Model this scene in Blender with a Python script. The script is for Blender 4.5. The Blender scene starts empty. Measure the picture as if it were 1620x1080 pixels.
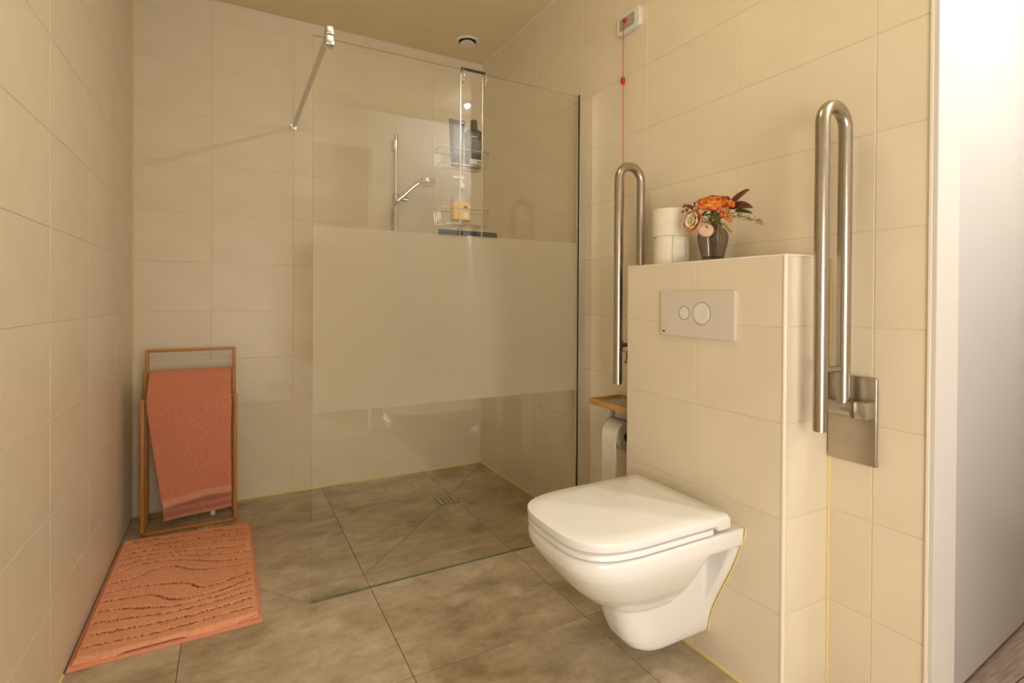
import bpy, bmesh, math, random
from mathutils import Vector, Matrix, noise

random.seed(7)
scene = bpy.context.scene
C = scene.collection
PI = math.pi

# ------------------------------------------------------------------ camera
cam_data = bpy.data.cameras.new('camera')
cam_data.sensor_width = 36.0
cam_data.lens = 18.3516
cam_data.shift_y = -0.03732
cam_data.clip_start = 0.02
cam = bpy.data.objects.new('camera', cam_data)
C.objects.link(cam)
R_ = Vector((0.87932487, -0.47619002, 0.0055533))
U_ = Vector((-0.00153333, 0.00883006, 0.99995984))
F_ = Vector((0.47621994, 0.87929807, -0.00703433))
cam.matrix_world = Matrix(((R_.x, U_.x, -F_.x, 0.412387), (R_.y, U_.y, -F_.y, -3.104664),
                           (R_.z, U_.z, -F_.z, 1.068035), (0, 0, 0, 1)))
scene.camera = cam

# ------------------------------------------------------------------ world / view
world = bpy.data.worlds.new('world')
scene.world = world
world.use_nodes = True
world.node_tree.nodes['Background'].inputs['Color'].default_value = (0.9, 0.85, 0.75, 1)
world.node_tree.nodes['Background'].inputs['Strength'].default_value = 0.1
scene.view_settings.view_transform = 'Standard'
scene.view_settings.look = 'None'
scene.view_settings.gamma = 1.0
scene.view_settings.use_curve_mapping = False
scene.view_settings.exposure = 0.43

SPOT_STRENGTH = 1850.0        # recessed spots in the hall ceiling
SPOT_COLOR = (1.0, 0.965, 0.96)
FILL_LAMP_STRENGTH = 16.0        # added fill lamp on the bathroom ceiling, out of view
FILL_LAMP_COLOR = (1.0, 0.84, 0.48)
FILL_LAMP = (0.92, -2.02, 0.15)   # x, y, radius
FILL_PANEL_STRENGTH = 7.6          # added glowing fill panel in the lobby, unseen behind the camera
FILL_PANEL_COLOR = (1.0, 0.94, 0.87)
SPOTS = [(2.05, -3.0), (2.52, -3.2)]

# ------------------------------------------------------------------ materials
def mat(name):
    m = bpy.data.materials.new(name)
    m.use_nodes = True
    nt = m.node_tree
    return m, nt, nt.nodes['Principled BSDF'], nt.nodes['Material Output']

def plain(name, col, rough=0.5, metal=0.0, spec=0.5, coat=0.0):
    m, nt, b, o = mat(name)
    b.inputs['Base Color'].default_value = (*col, 1)
    b.inputs['Roughness'].default_value = rough
    b.inputs['Metallic'].default_value = metal
    b.inputs['Specular IOR Level'].default_value = spec
    if coat:
        b.inputs['Coat Weight'].default_value = coat
        b.inputs['Coat Roughness'].default_value = 0.05
    return m

def noisy(name, c1, c2, scale=10.0, rough=0.5, bump=0.0, bscale=None, detail=4.0, stretch=(1, 1, 1),
          metal=0.0, spec=0.5, lo=0.35, hi=0.65, rand=0.0, coords='Object', bdist=0.01):
    m, nt, b, o = mat(name)
    N = nt.nodes; L = nt.links
    tc = N.new('ShaderNodeTexCoord'); mp = N.new('ShaderNodeMapping')
    mp.inputs['Scale'].default_value = stretch
    L.new(tc.outputs[coords], mp.inputs['Vector'])
    nz = N.new('ShaderNodeTexNoise')
    nz.inputs['Scale'].default_value = scale; nz.inputs['Detail'].default_value = detail
    L.new(mp.outputs['Vector'], nz.inputs['Vector'])
    rp = N.new('ShaderNodeValToRGB')
    rp.color_ramp.elements[0].position = lo; rp.color_ramp.elements[1].position = hi
    rp.color_ramp.elements[0].color = (*c1, 1); rp.color_ramp.elements[1].color = (*c2, 1)
    L.new(nz.outputs['Fac'], rp.inputs['Fac'])
    col = rp.outputs['Color']
    if rand:
        oi = N.new('ShaderNodeObjectInfo')
        mr = N.new('ShaderNodeMapRange')
        mr.inputs['To Min'].default_value = 1 - rand; mr.inputs['To Max'].default_value = 1 + rand
        L.new(oi.outputs['Random'], mr.inputs['Value'])
        hs = N.new('ShaderNodeHueSaturation')
        L.new(col, hs.inputs['Color']); L.new(mr.outputs['Result'], hs.inputs['Value'])
        col = hs.outputs['Color']
    L.new(col, b.inputs['Base Color'])
    b.inputs['Roughness'].default_value = rough
    b.inputs['Metallic'].default_value = metal
    b.inputs['Specular IOR Level'].default_value = spec
    if bump:
        n2 = N.new('ShaderNodeTexNoise')
        n2.inputs['Scale'].default_value = bscale or scale; n2.inputs['Detail'].default_value = 5
        L.new(mp.outputs['Vector'], n2.inputs['Vector'])
        bp = N.new('ShaderNodeBump')
        bp.inputs['Strength'].default_value = bump; bp.inputs['Distance'].default_value = bdist
        L.new(n2.outputs['Fac'], bp.inputs['Height'])
        L.new(bp.outputs['Normal'], b.inputs['Normal'])
    return m

def thin_glass(name, tint, rough=0.0, f0=0.05, diffuse=0.0, dcol=(0.8, 0.8, 0.8)):
    """transparent sheet with a Schlick reflection, symmetric for both faces"""
    m, nt, b, o = mat(name)
    N = nt.nodes; L = nt.links
    N.remove(b)
    tr = N.new('ShaderNodeBsdfTransparent'); tr.inputs['Color'].default_value = (*tint, 1)
    gl = N.new('ShaderNodeBsdfGlossy'); gl.inputs['Roughness'].default_value = rough
    lw = N.new('ShaderNodeLayerWeight'); lw.inputs['Blend'].default_value = 0.5
    pw = N.new('ShaderNodeMath'); pw.operation = 'POWER'; pw.inputs[1].default_value = 5
    L.new(lw.outputs['Facing'], pw.inputs[0])
    ma = N.new('ShaderNodeMath'); ma.operation = 'MULTIPLY_ADD'
    ma.inputs[1].default_value = 1 - f0; ma.inputs[2].default_value = f0
    L.new(pw.outputs[0], ma.inputs[0])
    base = tr.outputs[0]
    if diffuse:
        df = N.new('ShaderNodeBsdfDiffuse'); df.inputs['Color'].default_value = (*dcol, 1)
        mx0 = N.new('ShaderNodeMixShader'); mx0.inputs[0].default_value = diffuse
        L.new(tr.outputs[0], mx0.inputs[1]); L.new(df.outputs[0], mx0.inputs[2]); base = mx0.outputs[0]
    mx = N.new('ShaderNodeMixShader')
    L.new(ma.outputs[0], mx.inputs[0]); L.new(base, mx.inputs[1]); L.new(gl.outputs[0], mx.inputs[2])
    L.new(mx.outputs[0], o.inputs['Surface'])
    return m

def frosted(name):
    m, nt, b, o = mat(name)
    N = nt.nodes; L = nt.links
    N.remove(b)
    tl = N.new('ShaderNodeBsdfTranslucent'); tl.inputs['Color'].default_value = (0.92, 0.89, 0.80, 1)
    df = N.new('ShaderNodeBsdfDiffuse'); df.inputs['Color'].default_value = (0.86, 0.82, 0.71, 1)
    rf = N.new('ShaderNodeBsdfRefraction'); rf.inputs['Color'].default_value = (0.98, 0.96, 0.90, 1)
    rf.inputs['Roughness'].default_value = 0.34; rf.inputs['IOR'].default_value = 1.25
    m1 = N.new('ShaderNodeMixShader'); m1.inputs[0].default_value = 0.45
    L.new(tl.outputs[0], m1.inputs[1]); L.new(df.outputs[0], m1.inputs[2])
    m2 = N.new('ShaderNodeMixShader'); m2.inputs[0].default_value = 0.6
    L.new(m1.outputs[0], m2.inputs[1]); L.new(rf.outputs[0], m2.inputs[2])
    L.new(m2.outputs[0], o.inputs['Surface'])
    return m

def emit(name, col, s):
    m, nt, b, o = mat(name)
    b.inputs['Base Color'].default_value = (*col, 1)
    b.inputs['Emission Color'].default_value = (*col, 1)
    b.inputs['Emission Strength'].default_value = s
    return m

def floor_mat(name):
    m, nt, b, o = mat(name)
    N = nt.nodes; L = nt.links
    tc = N.new('ShaderNodeTexCoord'); oi = N.new('ShaderNodeObjectInfo')
    mp = N.new('ShaderNodeMapping'); mp.inputs['Scale'].default_value = (1.0, 1.6, 1)
    mu = N.new('ShaderNodeMath'); mu.operation = 'MULTIPLY'; mu.inputs[1].default_value = 37.0
    L.new(oi.outputs['Random'], mu.inputs[0])
    cb = N.new('ShaderNodeCombineXYZ'); L.new(mu.outputs[0], cb.inputs[0]); L.new(mu.outputs[0], cb.inputs[1])
    L.new(tc.outputs['Object'], mp.inputs['Vector']); L.new(cb.outputs[0], mp.inputs['Location'])
    n1 = N.new('ShaderNodeTexNoise'); n1.inputs['Scale'].default_value = 2.6; n1.inputs['Detail'].default_value = 9
    n1.inputs['Roughness'].default_value = 0.68; n1.inputs['Distortion'].default_value = 0.4
    n2 = N.new('ShaderNodeTexNoise'); n2.inputs['Scale'].default_value = 14; n2.inputs['Detail'].default_value = 8
    n2.inputs['Roughness'].default_value = 0.7
    n3 = N.new('ShaderNodeTexNoise'); n3.inputs['Scale'].default_value = 75; n3.inputs['Detail'].default_value = 2
    for n in (n1, n2, n3): L.new(mp.outputs['Vector'], n.inputs['Vector'])
    r1 = N.new('ShaderNodeValToRGB')
    r1.color_ramp.elements[0].position = 0.33; r1.color_ramp.elements[0].color = (0.36, 0.285, 0.175, 1)
    r1.color_ramp.elements[1].position = 0.66; r1.color_ramp.elements[1].color = (0.70, 0.60, 0.455, 1)
    L.new(n1.outputs['Fac'], r1.inputs['Fac'])
    r2 = N.new('ShaderNodeValToRGB')
    r2.color_ramp.elements[0].position = 0.36; r2.color_ramp.elements[0].color = (0.72, 0.69, 0.63, 1)
    r2.color_ramp.elements[1].position = 0.58; r2.color_ramp.elements[1].color = (1, 1, 1, 1)
    L.new(n2.outputs['Fac'], r2.inputs['Fac'])
    mx = N.new('ShaderNodeMix'); mx.data_type = 'RGBA'; mx.blend_type = 'MULTIPLY'; mx.inputs[0].default_value = 0.8
    L.new(r1.outputs['Color'], mx.inputs[6]); L.new(r2.outputs['Color'], mx.inputs[7])
    r3 = N.new('ShaderNodeValToRGB')            # a few dark pinholes
    r3.color_ramp.elements[0].position = 0.235; r3.color_ramp.elements[0].color = (0.25, 0.22, 0.18, 1)
    r3.color_ramp.elements[1].position = 0.27; r3.color_ramp.elements[1].color = (1, 1, 1, 1)
    L.new(n3.outputs['Fac'], r3.inputs['Fac'])
    mx2 = N.new('ShaderNodeMix'); mx2.data_type = 'RGBA'; mx2.blend_type = 'MULTIPLY'; mx2.inputs[0].default_value = 1
    L.new(mx.outputs[2], mx2.inputs[6]); L.new(r3.outputs['Color'], mx2.inputs[7])
    L.new(mx2.outputs[2], b.inputs['Base Color'])
    b.inputs['Roughness'].default_value = 0.42
    b.inputs['Specular IOR Level'].default_value = 0.4
    bp = N.new('ShaderNodeBump'); bp.inputs['Strength'].default_value = 0.12; bp.inputs['Distance'].default_value = 0.002
    L.new(n2.outputs['Fac'], bp.inputs['Height']); L.new(bp.outputs['Normal'], b.inputs['Normal'])
    return m

M = {}
M['tile'] = noisy('wall_tile_glaze', (0.785, 0.695, 0.540), (0.815, 0.725, 0.570), scale=3, stretch=(2, 2, 40), rough=0.36,
                  bump=0.05, bscale=9, rand=0.012, bdist=0.004, spec=0.35)
M['grout'] = plain('pale_grout', (0.76, 0.66, 0.50), 0.85)
M['floor_tile'] = floor_mat('concrete_floor_tile')
M['floor_grout'] = plain('dark_floor_grout', (0.14, 0.12, 0.09), 0.9)
M['ceiling'] = noisy('cream_ceiling_paint', (0.82, 0.71, 0.47), (0.85, 0.74, 0.50), scale=3, rough=0.9, bump=0.03, bscale=150)
M['hall_paint'] = noisy('white_wall_paint', (0.78, 0.74, 0.67), (0.81, 0.77, 0.70), scale=3, rough=0.85, bump=0.04, bscale=160)
M['silicone'] = plain('yellowed_silicone', (0.84, 0.70, 0.30), 0.35)
M['edge_trim'] = plain('white_corner_trim', (0.86, 0.81, 0.72), 0.25)
M['porcelain'] = plain('white_porcelain', (0.88, 0.87, 0.85), 0.12, spec=0.5, coat=0.4)
M['seat_plastic'] = plain('white_seat_plastic', (0.88, 0.87, 0.86), 0.18)
M['plate_plastic'] = plain('satin_white_plastic', (0.72, 0.66, 0.58), 0.35)
M['white_plastic'] = plain('white_plastic', (0.80, 0.78, 0.74), 0.3)
M['grey_plastic'] = plain('grey_plastic', (0.42, 0.38, 0.33), 0.4)
M['red_plastic'] = plain('red_plastic', (0.55, 0.02, 0.02), 0.35)
M['steel'] = noisy('brushed_steel', (0.40, 0.36, 0.30), (0.49, 0.45, 0.38), scale=6, stretch=(60, 60, 1), rough=0.29, metal=1.0,
                   bump=0.04, bscale=8, bdist=0.001)
M['steel_plate'] = noisy('worn_steel_plate', (0.40, 0.36, 0.29), (0.55, 0.50, 0.42), scale=9, rough=0.33, metal=1.0, lo=0.3, hi=0.7)
M['chrome'] = plain('polished_chrome', (0.78, 0.77, 0.75), 0.10, metal=1.0)
M['satin_chrome'] = plain('satin_chrome', (0.58, 0.57, 0.55), 0.26, metal=1.0)
M['caddy_wire'] = plain('caddy_wire_metal', (0.60, 0.57, 0.51), 0.28, metal=1.0)
M['glass'] = thin_glass('clear_glass', (0.985, 0.990, 0.975), f0=0.055)
M['glass_edge'] = thin_glass('green_glass_edge', (0.62, 0.74, 0.63), f0=0.10, diffuse=0.30, dcol=(0.34, 0.46, 0.33))
M['frost'] = frosted('frosted_film')
M['bamboo'] = noisy('bamboo', (0.46, 0.20, 0.045), (0.60, 0.29, 0.08), scale=5, stretch=(25, 25, 2), rough=0.42, bump=0.03)
M['oak'] = noisy('oiled_oak', (0.48, 0.25, 0.06), (0.62, 0.35, 0.11), scale=6, stretch=(18, 2, 18), rough=0.45)
M['terry'] = noisy('terracotta_terry', (0.68, 0.245, 0.155), (0.80, 0.325, 0.220), scale=130, rough=0.95, bump=0.7, bscale=420,
                   spec=0.1, lo=0.3, hi=0.7, bdist=0.003)
M['terry_band'] = noisy('terracotta_flat_weave', (0.76, 0.36, 0.26), (0.82, 0.40, 0.29), scale=200, stretch=(1, 1, 6), rough=0.85,
                        bump=0.25, bscale=500, spec=0.1, bdist=0.001)
M['mat_pile'] = noisy('rust_pile', (0.84, 0.37, 0.20), (0.98, 0.50, 0.31), scale=300, rough=0.97, bump=0.6, bscale=500,
                      spec=0.05, lo=0.3, hi=0.7, bdist=0.003)
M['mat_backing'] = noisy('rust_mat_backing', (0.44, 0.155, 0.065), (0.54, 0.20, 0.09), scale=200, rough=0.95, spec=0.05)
M['mat_hem'] = noisy('rust_hem', (0.80, 0.33, 0.21), (0.84, 0.36, 0.24), scale=160, rough=0.9, bump=0.2, bscale=400, spec=0.1, bdist=0.001)
M['paper'] = noisy('toilet_paper', (0.80, 0.74, 0.63), (0.84, 0.79, 0.69), scale=30, rough=0.95, bump=0.35, bscale=60, spec=0.1, bdist=0.003)
M['card'] = plain('cardboard_core', (0.30, 0.17, 0.08), 0.9)
M['black_plastic'] = plain('black_bottle_plastic', (0.020, 0.018, 0.016), 0.32)
M['print'] = plain('grey_print', (0.36, 0.34, 0.30), 0.6)
M['label_pale'] = plain('pale_label', (0.66, 0.62, 0.54), 0.6)
M['clear_plastic'] = thin_glass('clear_bottle_plastic', (0.88, 0.87, 0.84), rough=0.03, f0=0.06, diffuse=0.10)
M['yellow_label'] = plain('yellow_label', (0.72, 0.45, 0.06), 0.5)
M['rubber'] = plain('black_rubber', (0.025, 0.022, 0.02), 0.6)
M['vase_glass'] = thin_glass('smoked_vase_glass', (0.77, 0.74, 0.72), rough=0.02, f0=0.07)
M['water'] = thin_glass('vase_water', (0.55, 0.54, 0.42), rough=0.0, f0=0.03)
M['door'] = plain('white_satin_door', (0.58, 0.57, 0.56), 0.30)
M['jamb'] = plain('white_jamb_paint', (0.70, 0.67, 0.63), 0.4)
M['dark'] = plain('dark_void', (0.01, 0.009, 0.008), 0.9)
M['plank'] = noisy('grey_brown_plank', (0.21, 0.145, 0.115), (0.33, 0.245, 0.195), scale=7, stretch=(1.5, 22, 22), rough=0.5, rand=0.10)
M['spot_light'] = emit('spot_lens', SPOT_COLOR, SPOT_STRENGTH)
M['window_light'] = emit('daylit_frosted_pane', FILL_PANEL_COLOR, FILL_PANEL_STRENGTH)
M['panel_light'] = emit('opal_panel', FILL_LAMP_COLOR, FILL_LAMP_STRENGTH)
M['rose_in'] = noisy('rose_petal_orange', (0.80, 0.16, 0.02), (0.85, 0.34, 0.05), scale=14, rough=0.6)
M['rose_out'] = noisy('rose_petal_pink', (0.62, 0.05, 0.06), (0.78, 0.15, 0.05), scale=10, rough=0.6)
M['rose_yellow'] = noisy('rose_petal_yellow', (0.82, 0.42, 0.04), (0.80, 0.26, 0.03), scale=20, rough=0.6)
M['peach_petal'] = noisy('peach_petal', (0.70, 0.20, 0.10), (0.85, 0.56, 0.30), scale=22, rough=0.65)
M['cream_petal'] = noisy('cream_petal', (0.82, 0.66, 0.33), (0.85, 0.74, 0.48), scale=18, rough=0.65)
M['pale_petal'] = noisy('pale_pink_petal', (0.72, 0.47, 0.36), (0.80, 0.58, 0.44), scale=12, rough=0.6)
M['brown_leaf'] = noisy('russet_leaf', (0.14, 0.035, 0.022), (0.26, 0.085, 0.035), scale=20, rough=0.45)
M['green_leaf'] = noisy('green_leaf', (0.075, 0.095, 0.025), (0.16, 0.17, 0.05), scale=20, rough=0.5)
M['stem'] = plain('green_stem', (0.14, 0.13, 0.035), 0.6)
M['berry'] = plain('dark_red_berry', (0.17, 0.02, 0.012), 0.4)
M['orange_bud'] = plain('orange_bud', (0.78, 0.18, 0.03), 0.6)
M['olive_bud'] = plain('olive_bud', (0.36, 0.26, 0.07), 0.7)

# ------------------------------------------------------------------ mesh helpers
def new_obj(name, bm, material, parent=None, smooth=True, angle=35):
    me = bpy.data.meshes.new(name)
    bmesh.ops.recalc_face_normals(bm, faces=bm.faces[:])
    bm.to_mesh(me); bm.free()
    mats = material if isinstance(material, (list, tuple)) else [material]
    for m in mats: me.materials.append(M[m] if isinstance(m, str) else m)
    if smooth:
        for p in me.polygons: p.use_smooth = True
        me.set_sharp_from_angle(angle=math.radians(angle))
    o = bpy.data.objects.new(name, me)
    C.objects.link(o)
    if parent is not None:
        o.parent = parent
        o.matrix_parent_inverse = parent_world(parent).inverted()
    return o

def parent_world(o):
    mw = o.matrix_basis.copy()
    p = o
    while p.parent is not None:
        mw = p.parent.matrix_basis @ p.matrix_parent_inverse @ mw if False else (p.parent.matrix_basis @ (p.matrix_parent_inverse @ mw))
        p = p.parent
    return mw

def tag(o, label, cat=None, group=None, kind=None):
    o['label'] = label
    if cat: o['category'] = cat
    if group: o['group'] = group
    if kind: o['kind'] = kind
    return o

def thing(name, label, cat, loc=(0, 0, 0), group=None, kind=None):
    o = bpy.data.objects.new(name, None)
    o.empty_display_size = 0.05
    o.location = loc
    C.objects.link(o)
    return tag(o, label, cat, group, kind)

def BM(): return bmesh.new()

def add_box(bm, x0, x1, y0, y1, z0, z1, bevel=0.0, seg=2, mi=0, mtx=None):
    r = bmesh.ops.create_cube(bm, size=1.0)
    vs = r['verts']
    for v in vs:
        v.co = Vector(((x0 + x1) / 2 + v.co.x * (x1 - x0), (y0 + y1) / 2 + v.co.y * (y1 - y0), (z0 + z1) / 2 + v.co.z * (z1 - z0)))
    fs = set(f for v in vs for f in v.link_faces)
    for f in fs: f.material_index = mi
    if bevel:
        es = list(set(e for v in vs for e in v.link_edges))
        res = bmesh.ops.bevel(bm, geom=es, offset=bevel, segments=seg, profile=0.5, affect='EDGES', material=-1)
        vs = list(set(v for f in res['faces'] for v in f.verts) | set(v for v in vs if v.is_valid))
    if mtx is not None:
        for v in set(vs): v.co = mtx @ v.co
    return bm

def add_ring_loft(bm, rings, cap0=True, cap1=True, closed=True, mi=0):
    vr = [[bm.verts.new(p) for p in r] for r in rings]
    n = len(vr[0])
    for a, b in zip(vr, vr[1:]):
        for i in range(n if closed else n - 1):
            j = (i + 1) % n
            f = bm.faces.new((a[i], a[j], b[j], b[i])); f.material_index = mi
    if cap0: bm.faces.new(vr[0][::-1]).material_index = mi
    if cap1: bm.faces.new(vr[-1]).material_index = mi
    return vr

def add_lathe(bm, prof, center=(0, 0, 0), seg=32, mi=0, mtx=None, cap0=True, cap1=True, rib=None):
    rings = []
    for r, z in prof:
        ring = []
        for i in range(seg):
            a = 2 * PI * i / seg
            rr = r * (1 + (rib[1] * math.cos(rib[0] * a) if rib else 0))
            p = Vector((rr * math.cos(a), rr * math.sin(a), z))
            if mtx is not None: p = mtx @ p
            ring.append(p + Vector(center))
        rings.append(ring)
    return add_ring_loft(bm, rings, cap0, cap1, True, mi)

def add_tube(bm, pts, r, seg=10, closed=False, mi=0):
    pts = [Vector(p) for p in pts]
    n = len(pts)
    rad = r if callable(r) else (lambda t: r)
    tang = []
    for i in range(n):
        if closed: t = pts[(i + 1) % n] - pts[i - 1]
        else: t = pts[min(i + 1, n - 1)] - pts[max(i - 1, 0)]
        tang.append(t.normalized())
    t0 = tang[0]
    ref = Vector((0, 0, 1)) if abs(t0.z) < 0.9 else Vector((1, 0, 0))
    nrm = (ref - t0 * ref.dot(t0)).normalized()
    rings = []
    for i in range(n):
        t = tang[i]
        nrm = (nrm - t * nrm.dot(t))
        nrm = nrm.normalized() if nrm.length > 1e-6 else t.orthogonal().normalized()
        b = t.cross(nrm)
        rr = rad(i / max(1, n - 1))
        rings.append([pts[i] + nrm * (rr * math.cos(2 * PI * k / seg)) + b * (rr * math.sin(2 * PI * k / seg)) for k in range(seg)])
    if closed:
        rings.append(rings[0])
        vr = [[bm.verts.new(p) for p in rr] for rr in rings[:-1]]
        vr.append(vr[0])
        for a, b in zip(vr, vr[1:]):
            for i in range(seg):
                j = (i + 1) % seg
                bm.faces.new((a[i], a[j], b[j], b[i])).material_index = mi
    else:
        add_ring_loft(bm, rings, mi=mi)
    return bm

def arc(c, r, a0, a1, n, ax1, ax2):
    c = Vector(c); ax1 = Vector(ax1); ax2 = Vector(ax2)
    return [c + ax1 * (r * math.cos(a0 + (a1 - a0) * i / n)) + ax2 * (r * math.sin(a0 + (a1 - a0) * i / n)) for i in range(n + 1)]

def smooth_path(pts, n=6):
    pts = [Vector(p) for p in pts]
    out = []
    for i in range(len(pts) - 1):
        p0 = pts[max(i - 1, 0)]; p1 = pts[i]; p2 = pts[i + 1]; p3 = pts[min(i + 2, len(pts) - 1)]
        for k in range(n):
            t = k / n
            out.append(0.5 * ((2 * p1) + (p2 - p0) * t + (2 * p0 - 5 * p1 + 4 * p2 - p3) * t * t + (3 * p1 - p0 - 3 * p2 + p3) * t ** 3))
    out.append(pts[-1])
    return out

def prism(bm, outline, f0, f1, mi=0):
    """outline: list of 2D pts, f0/f1: functions 2D -> 3D for the two caps"""
    a = [bm.verts.new(f0(p)) for p in outline]; b = [bm.verts.new(f1(p)) for p in outline]
    n = len(a)
    bm.faces.new(a[::-1]).material_index = mi; bm.faces.new(b).material_index = mi
    for i in range(n):
        j = (i + 1) % n
        bm.faces.new((a[i], a[j], b[j], b[i])).material_index = mi

def rrect(w, h, r, n=5, cx=0, cy=0):
    out = []
    for sx, sy, a0 in ((1, 1, 0), (-1, 1, PI / 2), (-1, -1, PI), (1, -1, 3 * PI / 2)):
        for k in range(n + 1):
            a = a0 + PI / 2 * k / n
            out.append((cx + sx * (w / 2 - r) + r * math.cos(a), cy + sy * (h / 2 - r) + r * math.sin(a)))
    return out

# ------------------------------------------------------------------ room dimensions (metres)
XR = 1.8667           # right wall face
XB = 1.6732           # cistern box front face
H = 2.595             # ceiling
YF = -4.5             # wall behind the camera
YE = -2.4924          # end of the right wall
TP = 0.0015           # tiles stand proud of the grout
ROWS = [0.0] + [0.25 * k for k in range(1, 11)] + [H]

tile_cache = {}
def tile_mesh(w, h):
    key = (round(w, 4), round(h, 4))
    if key in tile_cache: return tile_cache[key]
    bm = BM(); g = 0.0011; c = 0.0012
    x0, x1, y0, y1 = g, w - g, g, h - g
    low = [bm.verts.new(p) for p in ((x0, y0, -0.004), (x1, y0, -0.004), (x1, y1, -0.004), (x0, y1, -0.004))]
    mid = [bm.verts.new(p) for p in ((x0, y0, TP - c * 0.6), (x1, y0, TP - c * 0.6), (x1, y1, TP - c * 0.6), (x0, y1, TP - c * 0.6))]
    top = [bm.verts.new(p) for p in ((x0 + c, y0 + c, TP), (x1 - c, y0 + c, TP), (x1 - c, y1 - c, TP), (x0 + c, y1 - c, TP))]
    for a, b in ((low, mid), (mid, top)):
        for i in range(4):
            j = (i + 1) % 4
            bm.faces.new((a[i], a[j], b[j], b[i]))
    bm.faces.new(top); bm.faces.new(low[::-1])
    me = bpy.data.meshes.new('tile')
    bm.to_mesh(me); bm.free()
    me.materials.append(M['tile'])
    tile_cache[key] = me
    return me

def tile_wall(parent, cols, rows, origin, udir, ndir):
    """tiles on a plane: position = origin + udir*u + Z*v, pieces proud along ndir"""
    u = Vector(udir); n = Vector(ndir); v = Vector((0, 0, 1))
    flip = u.cross(v).dot(n) < 0
    for a, b in zip(cols, cols[1:]):
        for c, d in zip(rows, rows[1:]):
            if d - c < 0.01 or b - a < 0.01: continue
            o = bpy.data.objects.new('tile', tile_mesh(b - a, d - c))
            if not flip:
                p = Vector(origin) + u * a + v * c
                mw = Matrix(((u.x, v.x, n.x, p.x), (u.y, v.y, n.y, p.y), (u.z, v.z, n.z, p.z), (0, 0, 0, 1)))
            else:
                p = Vector(origin) + u * b + v * c
                mw = Matrix(((-u.x, v.x, n.x, p.x), (-u.y, v.y, n.y, p.y), (-u.z, v.z, n.z, p.z), (0, 0, 0, 1)))
            C.objects.link(o)
            o.parent = parent
            o.matrix_basis = mw

def struct(name, bm, m, label, cat, parent=None, smooth=False):
    o = new_obj(name, bm, m, parent, smooth)
    if parent is None: tag(o, label, cat, kind='structure')
    return o

# ------------------------------------------------------------------ the shell
bm = BM(); add_box(bm, -0.15, 0.0 - TP, -3.60, 0.15, -0.02, H + 0.02); add_box(bm, -0.35, -0.25, YF, -3.60, -0.02, H + 0.02); add_box(bm, -0.25, -0.15, -3.70, -3.60, -0.02, H + 0.02)
wl = struct('wall_left', bm, 'grout', 'long cream tiled wall on the left, beside the bath mat', 'wall')
cols = [0.0, 0.4396, 0.8876, 1.3279, 1.768, 2.208, 2.648, 3.088, 3.50]
tile_wall(wl, cols, ROWS, (-TP, 0, 0), (0, -1, 0), (1, 0, 0))

bm = BM(); add_box(bm, 0.0, XR + 0.1, TP, 0.15, -0.02, H + 0.02)
wb = struct('wall_back', bm, 'grout', 'cream tiled end wall of the shower behind the glass screen', 'wall')
tile_wall(wb, [0.0, 0.3311, 0.7232, 1.1239, 1.5266, XR], ROWS, (0, TP, 0), (1, 0, 0), (0, -1, 0))

bm = BM(); add_box(bm, XR + TP, XR + 0.10, YE, 0.0, -0.02, H + 0.02)
wr = struct('wall_right', bm, 'grout', 'cream tiled wall on the right that carries both steel grab rails', 'wall')
RC = [0.0, 0.27, 0.684, 1.10, 1.535, 1.9534, 2.3691, -YE]
tile_wall(wr, RC, ROWS, (XR + TP, 0, 0), (0, -1, 0), (-1, 0, 0))

bm = BM(); add_box(bm, -0.35, 1.67, YF - 0.1, YF, -0.02, H + 0.02)
struct('wall_lobby', bm, 'hall_paint', 'plain pale wall of the lobby behind the camera', 'wall')
bm = BM(); add_box(bm, 1.57, 1.67, YF, -3.60, -0.02, H + 0.02)
struct('wall_lobby_side', bm, 'hall_paint', 'pale side wall of the lobby behind the camera', 'wall')
# end wall of the bathroom with the entrance opening (x 0.40 .. 1.43, 2.31 high)
bm = BM(); add_box(bm, 1.43, 3.7, -3.60, -3.50, -0.02, H + 0.02); add_box(bm, 0.0, 0.40, -3.60, -3.50, -0.02, H + 0.02)
add_box(bm, 0.40, 1.43, -3.60, -3.50, 2.31, H + 0.02)
struct('wall_front', bm, 'hall_paint', 'pale end wall with the entrance opening behind the camera', 'wall')
bm = BM(); add_box(bm, XR + 0.1, 3.7, -2.37, -2.27, -0.02, H + 0.02)
struct('wall_passage', bm, 'hall_paint', 'white painted passage wall behind the open white door', 'wall')
bm = BM(); add_box(bm, 3.6, 3.7, -3.50, -2.37, -0.02, H + 0.02)
struct('wall_end', bm, 'hall_paint', 'white painted end wall of the side passage', 'wall')
bm = BM(); add_box(bm, -0.35, 3.7, YF - 0.1, 0.15, H, H + 0.1)
struct('ceiling', bm, 'ceiling', 'flat cream ceiling over the whole bathroom', 'ceiling')

# floor: slab + tiles (60 x 60 cm, cut towards the shower drain)
bm = BM(); add_box(bm, -0.3, 1.915, YF, 0.1, -0.12, -0.0015)
fl = struct('floor', bm, 'floor_grout', 'grey concrete-look tiled bathroom floor with the shower drain', 'floor')
DR = (1.434, -0.500)

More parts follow.
